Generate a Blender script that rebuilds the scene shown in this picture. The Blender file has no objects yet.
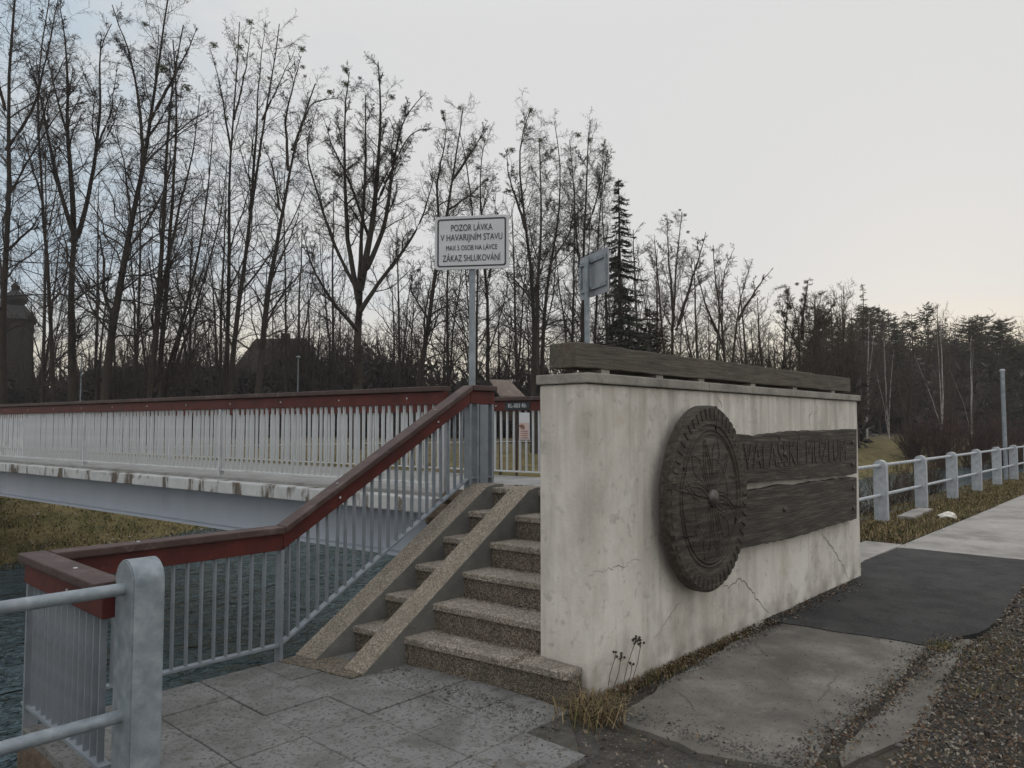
import bpy, bmesh, math, random
import numpy as np
from mathutils import Vector, Matrix
R = math.radians
random.seed(7)
rng = np.random.default_rng(11)
S = bpy.context.scene
COL = S.collection

# ------------------------------------------------------------------ camera
F_PX, CAM_H, PITCH, YAW = 745.0, 1.6, R(3.07), R(-47.5)
cd = bpy.data.cameras.new('camera'); cam = bpy.data.objects.new('camera', cd); COL.objects.link(cam)
cd.sensor_width = 36; cd.lens = F_PX * 36 / 1024; cd.clip_start = .05; cd.clip_end = 3000
cam.location = (0, 0, CAM_H); cam.rotation_euler = (R(90) + PITCH, 0, YAW)
S.camera = cam

# ------------------------------------------------------------------ world: dusk sky, bright in the west, thin cloud
SUN_AZ, SUN_EL = R(12.5), R(8)       # azimuth from +X towards +Y
world = bpy.data.worlds.new('World'); S.world = world; world.use_nodes = True
wn, wl = world.node_tree.nodes, world.node_tree.links
wn.clear()
def wnode(t, **k):
    n = wn.new(t)
    for a, b in k.items(): setattr(n, a, b)
    return n
def wmath(op, a, b=None, clamp=False):
    n = wnode('ShaderNodeMath', operation=op); n.use_clamp = clamp
    for i, v in enumerate((a, b)):
        if v is None: continue
        if isinstance(v, (int, float)): n.inputs[i].default_value = v
        else: wl.new(v, n.inputs[i])
    return n.outputs[0]
def wmix(f, a, b):
    n = wnode('ShaderNodeMix', data_type='RGBA'); wl.new(f, n.inputs[0])
    for i, v in ((6, a), (7, b)):
        if isinstance(v, tuple): n.inputs[i].default_value = (*v, 1)
        else: wl.new(v, n.inputs[i])
    return n.outputs[2]
def wramp(f, lo, hi):
    n = wnode('ShaderNodeMapRange', interpolation_type='SMOOTHSTEP'); wl.new(f, n.inputs[0])
    n.inputs[1].default_value = lo; n.inputs[2].default_value = hi
    return n.outputs[0]
sky = wnode('ShaderNodeTexSky', sky_type='NISHITA'); sky.sun_disc = False
sky.sun_elevation = SUN_EL; sky.sun_rotation = R(90) - SUN_AZ; sky.dust_density = 2.0
bg1 = wnode('ShaderNodeBackground'); wl.new(sky.outputs[0], bg1.inputs[0]); bg1.inputs[1].default_value = .07
tc = wnode('ShaderNodeTexCoord')
sep = wnode('ShaderNodeSeparateXYZ'); wl.new(tc.outputs['Generated'], sep.inputs[0])
zz = sep.outputs[2]
def wdot(v):
    n = wnode('ShaderNodeVectorMath', operation='DOT_PRODUCT'); wl.new(tc.outputs['Generated'], n.inputs[0]); n.inputs[1].default_value = v
    return n.outputs['Value']
right = wdot((.6756, -.7373, 0)); front = wdot((.7373, .6756, 0))
mp = wnode('ShaderNodeMapping'); wl.new(tc.outputs['Generated'], mp.inputs[0]); mp.inputs['Scale'].default_value = (1.6, 1.6, 6)
nz = wnode('ShaderNodeTexNoise'); wl.new(mp.outputs[0], nz.inputs[0]); nz.inputs['Scale'].default_value = 2.2; nz.inputs['Detail'].default_value = 6; nz.inputs['Roughness'].default_value = .55
cl = nz.outputs[0]
# bluish thin cloud towards the left (south), plain white overcast to the right
side = wmath('ADD', right, wmath('MULTIPLY', wmath('SUBTRACT', cl, .5), 1.1))
c_main = wmix(wramp(side, -.66, -.14), (.52, .615, .70), (.735, .737, .735))
warm = wmath('SUBTRACT', 1.0, wramp(zz, .06, .17))
c_warm = wmix(wramp(right, -.7, .55), (.87, .76, .57), (.88, .80, .62))
c_front = wmix(wmath('MULTIPLY', warm, wmath('ADD', .35, wmath('MULTIPLY', cl, .8)), clamp=True), c_main, c_warm)
c_all = wmix(wramp(front, -.3, .5), (1.02, 1.0, .97), c_front)
c_all = wmix(wramp(zz, .47, .80), c_all, (1.22, 1.24, 1.28))   # an overcast zenith is brighter than the rim of the sky
bg2 = wnode('ShaderNodeBackground'); wl.new(c_all, bg2.inputs[0]); bg2.inputs[1].default_value = 1.0
mx = wnode('ShaderNodeMixShader'); mx.inputs[0].default_value = .97
wl.new(bg1.outputs[0], mx.inputs[1]); wl.new(bg2.outputs[0], mx.inputs[2])
wo = wnode('ShaderNodeOutputWorld'); wl.new(mx.outputs[0], wo.inputs[0])

sd = bpy.data.lights.new('sun', 'SUN'); sd.energy = .5; sd.angle = R(14); sd.color = (1, .86, .66)
so = bpy.data.objects.new('sun', sd); COL.objects.link(so)
sdir = Vector((math.cos(SUN_EL) * math.cos(SUN_AZ), math.cos(SUN_EL) * math.sin(SUN_AZ), math.sin(SUN_EL)))
so.rotation_euler = sdir.to_track_quat('Z', 'Y').to_euler(); so.location = sdir * 60

S.view_settings.view_transform = 'Standard'; S.view_settings.look = 'None'
S.render.engine = 'CYCLES'; S.cycles.max_bounces = 4; S.cycles.diffuse_bounces = 3; S.cycles.glossy_bounces = 2; S.cycles.volume_bounces = 0
S.view_settings.exposure = 0; S.view_settings.gamma = 1

# ------------------------------------------------------------------ pixel helper: only to read real positions off the photo
fw = Vector((-math.sin(YAW) * math.cos(PITCH), math.cos(YAW) * math.cos(PITCH), math.sin(PITCH)))
rt = Vector((math.cos(YAW), math.sin(YAW), 0)); upv = rt.cross(fw)
CAM = Vector((0, 0, CAM_H))
def ray(x, y): return fw + rt * ((x - 512) / F_PX) - upv * ((y - 384) / F_PX)
def on(x, y, ax, v):
    d = ray(x, y); return CAM + d * ((v - CAM[ax]) / d[ax])
def at(x, y, depth): return CAM + ray(x, y) * depth

# ------------------------------------------------------------------ materials
def material(name, ramp, scale=6, detail=6, stretch=(1, 1, 1), rough=.85, metal=0, bump=0, bscale=None, bstretch=None, layers=(), vor=None, spec=.3, coord='Object', bdist=.02):
    m = bpy.data.materials.new(name); m.use_nodes = True
    n, l = m.node_tree.nodes, m.node_tree.links
    b = n['Principled BSDF']; b.inputs['Roughness'].default_value = rough; b.inputs['Metallic'].default_value = metal
    b.inputs['Specular IOR Level'].default_value = spec
    t = n.new('ShaderNodeTexCoord')
    def noise(sc, st, det=6, rg=.6, off=0):
        mpn = n.new('ShaderNodeMapping'); l.new(t.outputs[coord], mpn.inputs[0]); mpn.inputs['Scale'].default_value = st
        mpn.inputs['Location'].default_value = (off, off * .7, off * 1.3)
        k = n.new('ShaderNodeTexNoise'); l.new(mpn.outputs[0], k.inputs[0]); k.inputs['Scale'].default_value = sc
        k.inputs['Detail'].default_value = det; k.inputs['Roughness'].default_value = rg
        return k.outputs[0]
    def cramp(f, stops):
        c = n.new('ShaderNodeValToRGB'); l.new(f, c.inputs[0]); e = c.color_ramp.elements
        while len(e) < len(stops): e.new(.5)
        for x, (p, q) in zip(e, stops): x.position = p; x.color = (*q, 1)
        return c.outputs[0]
    if vor:
        v = n.new('ShaderNodeTexVoronoi'); l.new(t.outputs[coord], v.inputs[0]); v.inputs['Scale'].default_value = vor
        sp = n.new('ShaderNodeSeparateColor'); l.new(v.outputs['Color'], sp.inputs[0])
        col = cramp(sp.outputs[0], ramp); hgt = v.outputs['Distance']
    else:
        col = cramp(noise(scale, stretch, detail), ramp); hgt = None
    for i, (sc, st, lo, hi, c, fac) in enumerate(layers):
        r = n.new('ShaderNodeMapRange'); l.new(noise(sc, st, 5, .62, 3.1 * (i + 1)), r.inputs[0])
        r.inputs[1].default_value = lo; r.inputs[2].default_value = hi; r.inputs[4].default_value = fac
        x = n.new('ShaderNodeMix'); x.data_type = 'RGBA'; l.new(r.outputs[0], x.inputs[0]); l.new(col, x.inputs[6]); x.inputs[7].default_value = (*c, 1)
        col = x.outputs[2]
    l.new(col, b.inputs['Base Color'])
    if bump:
        bn = n.new('ShaderNodeBump'); bn.inputs['Strength'].default_value = bump; bn.inputs['Distance'].default_value = bdist
        if hgt is not None: bn.invert = True; l.new(hgt, bn.inputs['Height'])
        else: l.new(noise(bscale or scale * 4, bstretch or stretch, 8, .65), bn.inputs['Height'])
        l.new(bn.outputs[0], b.inputs['Normal'])
    return m
M = {}
M['plaster'] = material('plaster', [(.3, (.50, .468, .415)), (.5, (.62, .588, .532)), (.7, (.70, .672, .615))], 1.7, 8, (1, 1, .55), .92, bump=.35, bscale=30, bstretch=(1, 1, 1), bdist=.01,
    layers=[(3.0, (1.6, 1.6, .16), .50, .72, (.33, .305, .265), .6), (7.5, (1.8, 1.8, .10), .56, .74, (.36, .335, .30), .45), (1.5, (1, 1, .6), .50, .68, (.33, .305, .265), .75), (.9, (1.6, 1.6, 1), .56, .70, (.36, .29, .21), .5), (14, (1, 1, 1), .58, .70, (.27, .25, .22), .5), (5, (1, 1, .8), .60, .68, (.62, .60, .56), .5)])
def weather(m, top, bottom):
    n, l = m.node_tree.nodes, m.node_tree.links; b = n['Principled BSDF']; src = b.inputs['Base Color'].links[0].from_socket
    t = n.new('ShaderNodeTexCoord'); sx_ = n.new('ShaderNodeSeparateXYZ'); l.new(t.outputs['Object'], sx_.inputs[0])
    for lo, hi, st, sc, c, fac, th in ((top - .75, top, (1, 1, .07), 11, (.27, .25, .215), .55, (.46, .68)), (bottom + .34, bottom, (1, 1, 1.2), 5, (.20, .18, .145), .65, (.40, .64))):
        g1 = n.new('ShaderNodeMapRange'); l.new(sx_.outputs[2], g1.inputs[0]); g1.inputs[1].default_value = lo; g1.inputs[2].default_value = hi
        mp_ = n.new('ShaderNodeMapping'); l.new(t.outputs['Object'], mp_.inputs[0]); mp_.inputs['Scale'].default_value = st
        k = n.new('ShaderNodeTexNoise'); l.new(mp_.outputs[0], k.inputs[0]); k.inputs['Scale'].default_value = sc; k.inputs['Detail'].default_value = 6
        g2 = n.new('ShaderNodeMapRange'); l.new(k.outputs[0], g2.inputs[0]); g2.inputs[1].default_value, g2.inputs[2].default_value = th; g2.inputs[4].default_value = fac
        mu = n.new('ShaderNodeMath'); mu.operation = 'MULTIPLY'; l.new(g1.outputs[0], mu.inputs[0]); l.new(g2.outputs[0], mu.inputs[1])
        x = n.new('ShaderNodeMix'); x.data_type = 'RGBA'; l.new(mu.outputs[0], x.inputs[0]); l.new(src, x.inputs[6]); x.inputs[7].default_value = (*c, 1); src = x.outputs[2]
    l.new(src, b.inputs['Base Color'])
weather(M['plaster'], 1.84, 0)
M['coping'] = material('coping', [(.3, (.20, .19, .17)), (.7, (.34, .32, .285))], 5, 8, rough=.95, bump=.5, bscale=40, layers=[(3, (1, 1, 1), .5, .7, (.12, .115, .10), .7)])
M['crack'] = material('crack', [(.3, (.07, .063, .053)), (.7, (.14, .125, .108))], 30)
M['old_wood'] = material('old_wood', [(.3, (.026, .022, .018)), (.5, (.056, .048, .039)), (.72, (.115, .102, .084))], 3, 9, (1, 12, 12), .8, bump=.7, bscale=4, bstretch=(1.2, 18, 18), spec=.35,
    layers=[(7, (1, 1, 1), .60, .74, (.13, .115, .095), .55)])
M['beam_wood'] = material('beam_wood', [(.25, (.050, .045, .036)), (.5, (.088, .080, .065)), (.8, (.15, .138, .113))], 3, 9, (1, 10, 10), .85, bump=.7, bscale=4, bstretch=(1, 16, 16),
    layers=[(2.3, (1, 1, 1), .5, .7, (.13, .095, .07), .5), (16, (1, 1, 1), .58, .68, (.10, .11, .08), .6)])
M['groove'] = material('groove', [(.3, (.012, .010, .008)), (.7, (.022, .019, .015))], 20)
M['iron'] = material('iron', [(.3, (.07, .065, .06)), (.7, (.14, .13, .12))], 20, rough=.5, metal=.6)
M['ramp'] = material('ramp', [(0, (.10, .084, .064)), (.35, (.175, .150, .116)), (.7, (.235, .205, .162)), (1, (.33, .295, .245))], vor=125, rough=.88, bump=.45, bdist=.009, layers=[(2.5, (1, 1, 1), .5, .75, (.13, .115, .093), .6), (9, (1, 1, 1), .60, .74, (.085, .08, .068), .5)])
M['ramp_side'] = material('ramp_side', [(.3, (.105, .105, .098)), (.7, (.165, .163, .152))], 6, 8, bump=.4, bscale=40)
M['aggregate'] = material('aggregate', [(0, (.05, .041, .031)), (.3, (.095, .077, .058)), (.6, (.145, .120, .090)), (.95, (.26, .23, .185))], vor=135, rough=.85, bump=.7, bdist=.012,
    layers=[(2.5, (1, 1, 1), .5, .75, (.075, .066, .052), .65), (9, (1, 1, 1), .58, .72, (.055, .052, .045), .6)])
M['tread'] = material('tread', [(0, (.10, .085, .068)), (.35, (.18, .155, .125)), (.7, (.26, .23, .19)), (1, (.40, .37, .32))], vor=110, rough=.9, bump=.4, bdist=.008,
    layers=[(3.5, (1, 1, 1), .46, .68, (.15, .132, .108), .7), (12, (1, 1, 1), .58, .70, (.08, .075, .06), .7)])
M['stone'] = material('stone', [(.25, (.05, .038, .026)), (.5, (.12, .088, .060)), (.8, (.19, .15, .11))], 5, 9, bump=1, bscale=9, bdist=.05, layers=[(4, (1, 1, 1), .5, .7, (.03, .026, .02), .7)])
M['brown_paint'] = material('brown_paint', [(.3, (.042, .026, .023)), (.7, (.078, .050, .044))], 4, 7, (1, 1, 1), .6, bump=.25, bscale=30, layers=[(7, (1, 1, 1), .54, .72, (.14, .108, .095), .65), (24, (1, 1, 1), .62, .72, (.20, .17, .155), .45)])
M['red_paint'] = material('red_paint', [(.3, (.058, .012, .010)), (.7, (.105, .022, .017))], 5, 6, (1, 1, 1), .55, bump=.2, bscale=25, layers=[(6, (1, 1, 2.5), .54, .72, (.045, .016, .014), .8), (22, (1, 1, 1), .63, .72, (.15, .085, .07), .5)])
M['grey_paint'] = material('grey_paint', [(.3, (.155, .178, .202)), (.7, (.225, .25, .275))], 7, 6, rough=.5, bump=.1, layers=[(14, (1, 1, .6), .62, .72, (.11, .09, .075), .7), (3, (1, 1, 1), .52, .72, (.13, .145, .16), .6)])
M['white_paint'] = material('white_paint', [(.3, (.42, .44, .455)), (.7, (.55, .57, .58))], 7, 6, rough=.55, bump=.1, layers=[(18, (1, 1, .4), .62, .70, (.15, .115, .085), .75), (4, (1, 1, .6), .52, .70, (.30, .29, .265), .6)])
M['galv'] = material('galv', [(.3, (.155, .185, .208)), (.5, (.22, .252, .276)), (.72, (.31, .345, .37))], 13, 8, rough=.5, metal=.25, bump=.12, bscale=60, layers=[(5, (1, 1, .5), .54, .72, (.22, .235, .25), .6), (26, (1, 1, 1), .68, .74, (.16, .14, .12), .6)])
M['galv_old'] = material('galv_old', [(.3, (.28, .30, .32)), (.7, (.42, .45, .48))], 10, 7, rough=.55, metal=.1, bump=.1, layers=[(6, (1, 1, .5), .54, .72, (.20, .21, .225), .6)])
M['girder'] = material('girder', [(.3, (.30, .335, .39)), (.7, (.37, .405, .46))], 2, 7, (1, 1, .5), .5, bump=.1, layers=[(4, (1, 1, .3), .62, .76, (.20, .19, .185), .5)])
M['fascia'] = material('fascia', [(.3, (.38, .39, .39)), (.7, (.50, .51, .51))], 4, 7, rough=.7, bump=.3, layers=[(3.2, (1.3, 1.3, .35), .53, .60, (.075, .055, .036), .92), (9, (1, 1, .5), .60, .66, (.13, .10, .07), .9)])
M['deck'] = material('deck', [(.3, (.20, .20, .195)), (.7, (.30, .30, .29))], 5, 8, bump=.4, bscale=40, layers=[(3, (1, 1, 1), .5, .7, (.13, .125, .11), .6)])
M['paver'] = material('paver', [(.25, (.115, .114, .11)), (.5, (.165, .164, .16)), (.8, (.215, .214, .208))], 3, 9, bump=.6, bscale=60, bdist=.006, rough=.95,
    layers=[(2.0, (1, 1, 1), .50, .70, (.085, .082, .075), .75), (48, (1, 1, 1), .54, .62, (.05, .048, .043), .8), (13, (1, 1, 1), .56, .68, (.075, .072, .06), .75), (4.5, (1, 1, 1), .55, .68, (.10, .097, .088), .7)])
M['concrete'] = material('concrete', [(.28, (.075, .070, .060)), (.48, (.135, .127, .112)), (.72, (.235, .22, .195))], 2.1, 12, bump=.7, bscale=50, bdist=.006, rough=.95,
    layers=[(1.2, (1, 1, 1), .50, .66, (.085, .078, .064), .7), (80, (1, 1, 1), .58, .66, (.055, .05, .042), .65), (24, (1, 1, 1), .62, .70, (.06, .056, .047), .7), (6, (1, 1, 1), .62, .72, (.26, .25, .225), .5)])
M['slab'] = material('slab', [(.28, (.20, .190, .174)), (.5, (.285, .272, .253)), (.75, (.36, .345, .322))], 1.3, 9, bump=.4, bscale=50, bdist=.006, rough=.95,
    layers=[(1.6, (1, 1, 1), .50, .68, (.155, .145, .128), .75), (9, (1, 1, 1), .58, .70, (.15, .14, .125), .5), (35, (1, 1, 1), .64, .72, (.11, .105, .095), .6)])
M['joint'] = material('joint', [(.3, (.045, .043, .037)), (.7, (.085, .080, .068))], 20, 8, bump=.5)
M['asphalt'] = material('asphalt', [(.3, (.014, .0145, .015)), (.5, (.027, .028, .0285)), (.7, (.043, .044, .0445))], 3, 9, bump=.7, bscale=55, bdist=.012, rough=.95,
    layers=[(38, (1, 1, 1), .58, .68, (.085, .084, .082), .6), (140, (1, 1, 1), .58, .68, (.12, .12, .118), .75), (1.8, (1, 1, 1), .50, .68, (.058, .057, .055), .7), (7, (1, 1, 1), .56, .68, (.018, .018, .019), .7)])
M['dirt'] = material('dirt', [(.25, (.030, .026, .021)), (.5, (.062, .055, .046)), (.8, (.12, .11, .095))], 9, 10, bump=1, bscale=26, bdist=.03, rough=1,
    layers=[(2.2, (1, 1, 1), .46, .62, (.085, .082, .076), .75), (5, (1, 1, 1), .55, .70, (.07, .062, .028), .65), (60, (1, 1, 1), .58, .66, (.20, .19, .17), .6)])
M['bank_grass'] = material('bank_grass', [(.25, (.060, .052, .018)), (.5, (.150, .120, .050)), (.75, (.25, .20, .10))], 1.2, 10, bump=1, bscale=9, bdist=.12, rough=1,
    layers=[(.8, (1, 1, 1), .47, .62, (.078, .082, .024), .65), (6, (1, 1, 1), .58, .72, (.24, .18, .09), .6)])
M['park_grass'] = material('park_grass', [(.25, (.085, .070, .035)), (.5, (.14, .115, .062)), (.75, (.20, .165, .092))], .5, 9, bump=1, bscale=5, bdist=.1, rough=1,
    layers=[(.25, (1, 1, 1), .5, .66, (.078, .074, .034), .6)])
M['mud'] = material('mud', [(.3, (.03, .026, .018)), (.7, (.06, .055, .035))], 3, 8, bump=.8, rough=1)
M['far_path'] = material('far_path', [(.3, (.25, .24, .225)), (.7, (.34, .33, .31))], 2)
M['bark'] = material('bark', [(.3, (.022, .018, .015)), (.7, (.050, .041, .033))], 5, 7, (4, 4, .6), 1, bump=.6, bscale=8, bstretch=(3, 3, .7), bdist=.05)
M['bark_warm'] = material('bark_warm', [(.3, (.032, .024, .017)), (.7, (.070, .052, .037))], 5, 7, (4, 4, .6), 1, bump=.6, bscale=8, bstretch=(3, 3, .7), bdist=.05)
M['twig'] = material('twig', [(.3, (.032, .026, .023)), (.7, (.060, .049, .042))], 2, 3, rough=1)
M['twig_warm'] = material('twig_warm', [(.3, (.050, .036, .025)), (.7, (.092, .066, .045))], 2, 3, rough=1)
M['twig_red'] = material('twig_red', [(.3, (.048, .026, .021)), (.7, (.092, .052, .043))], 2, 3, rough=1)
M['birch'] = material('birch', [(.35, (.26, .25, .235)), (.6, (.42, .405, .38))], 4, 6, (1, 1, 3), .9, layers=[(6, (1, 1, 4), .58, .66, (.06, .055, .05), .9)])
M['mistletoe'] = material('mistletoe', [(.3, (.055, .058, .026)), (.7, (.105, .105, .05))], 6, 3, rough=.9)
M['needle'] = material('needle', [(.3, (.024, .029, .019)), (.7, (.052, .057, .037))], 2, 4, rough=1)
M['needle_warm'] = material('needle_warm', [(.3, (.046, .044, .024)), (.7, (.092, .080, .046))], 2, 4, rough=1)
M['yew'] = material('yew', [(.3, (.034, .024, .016)), (.7, (.070, .050, .032))], 2, 4, rough=1)
M['brush'] = material('brush', [(.3, (.030, .026, .024)), (.7, (.062, .053, .048))], .8, 6, rough=1)
M['brush_right'] = material('brush_right', [(.3, (.055, .050, .046)), (.7, (.11, .099, .09))], .8, 6, rough=1)
M['roof_dark'] = material('roof_dark', [(.3, (.022, .016, .014)), (.7, (.042, .031, .026))], 3, 6, (1, 1, 4), .9, bump=.6, bscale=12)
M['house_wall'] = material('house_wall', [(.3, (.028, .020, .016)), (.7, (.05, .036, .029))], 3, 6, (1, 1, 6), .95, bump=.4)
M['chapel_wall'] = material('chapel_wall', [(.3, (.022, .019, .016)), (.7, (.040, .034, .029))], 2, 6, rough=.95)
M['chapel_roof'] = material('chapel_roof', [(.3, (.012, .011, .011)), (.7, (.024, .022, .021))], 3, 6, rough=.7)
M['shingle'] = material('shingle', [(.3, (.11, .085, .073)), (.7, (.19, .155, .135))], 4, 7, (1, 1, 1), .95, bump=.7, bscale=14)
M['dark_glass'] = material('dark_glass', [(.3, (.015, .015, .017)), (.7, (.03, .03, .032))], 3, rough=.15)
M['sign_white'] = material('sign_white', [(.3, (.50, .51, .53)), (.7, (.56, .57, .59))], 5, 5, rough=.45, layers=[(9, (1, 1, .5), .62, .78, (.42, .42, .42), .5)])
M['sign_back'] = material('sign_back', [(.3, (.24, .255, .275)), (.7, (.32, .335, .355))], 5, 5, rough=.45, metal=.3)
M['ink'] = material('ink', [(.3, (.035, .037, .042)), (.7, (.05, .052, .058))], 12, rough=.5)
M['ink_white'] = material('ink_white', [(.3, (.42, .44, .46)), (.7, (.5, .52, .54))], 12, rough=.5)
M['plate_black'] = material('plate_black', [(.3, (.02, .024, .028)), (.7, (.03, .036, .042))], 12, rough=.5)
M['pink'] = material('pink', [(.3, (.44, .33, .32)), (.7, (.52, .41, .39))], 9, rough=.6)
M['rust'] = material('rust', [(.3, (.16, .085, .06)), (.7, (.24, .13, .09))], 9, rough=.8)
M['rubber'] = material('rubber', [(.3, (.018, .017, .016)), (.7, (.035, .033, .031))], 8, rough=.8)
M['litter_white'] = material('litter_white', [(.3, (.62, .60, .54)), (.7, (.75, .73, .66))], 9, rough=.6)
LEAF = [material('leaf_%s' % k, [(.3, a), (.7, b)], 9, rough=.9) for k, a, b in (
    ('brown', (.055, .036, .023), (.10, .066, .042)), ('rust', (.075, .044, .026), (.12, .072, .042)), ('tan', (.12, .092, .062), (.19, .15, .105)), ('grey', (.035, .030, .025), (.065, .056, .046)), ('pale', (.17, .15, .12), (.26, .235, .19)))]
GRASS = [material('blade_%s' % k, [(.3, a), (.7, b)], 9, rough=.9) for k, a, b in (
    ('straw', (.17, .125, .062), (.25, .19, .10)), ('olive', (.075, .075, .024), (.11, .105, .038)), ('green', (.045, .062, .018), (.07, .09, .027)), ('brown', (.08, .055, .032), (.12, .085, .05)))]
STONES = [material('pebble_%s' % k, [(.3, a), (.7, b)], 15, rough=.95) for k, a, b in (
    ('grey', (.075, .072, .067), (.125, .12, .112)), ('dark', (.045, .043, .04), (.08, .077, .072)), ('pale', (.15, .143, .132), (.23, .222, .205)))]

def water_material():
    m = bpy.data.materials.new('river_water'); m.use_nodes = True
    n, l = m.node_tree.nodes, m.node_tree.links; b = n['Principled BSDF']
    b.inputs['Base Color'].default_value = (.055, .090, .106, 1); b.inputs['Roughness'].default_value = .12; b.inputs['IOR'].default_value = 1.33
    t = n.new('ShaderNodeTexCoord'); prev = None
    for sc, st, s_, d in ((.7, (1, 1.6, 1), .9, 1.0), (2.2, (1, 1.6, 1), 1, .55), (6.0, (1, 1.5, 1), .9, .13)):
        mpn = n.new('ShaderNodeMapping'); l.new(t.outputs['Object'], mpn.inputs[0]); mpn.inputs['Scale'].default_value = st; mpn.inputs['Rotation'].default_value = (0, 0, R(20))
        k = n.new('ShaderNodeTexNoise'); l.new(mpn.outputs[0], k.inputs[0]); k.inputs['Scale'].default_value = sc; k.inputs['Detail'].default_value = 4; k.inputs['Distortion'].default_value = .6
        bn = n.new('ShaderNodeBump'); bn.inputs['Strength'].default_value = s_; bn.inputs['Distance'].default_value = d; l.new(k.outputs[0], bn.inputs['Height'])
        if prev is not None: l.new(prev, bn.inputs['Normal'])
        prev = bn.outputs[0]
    l.new(prev, b.inputs['Normal'])
    return m
M['water'] = water_material()

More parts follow.
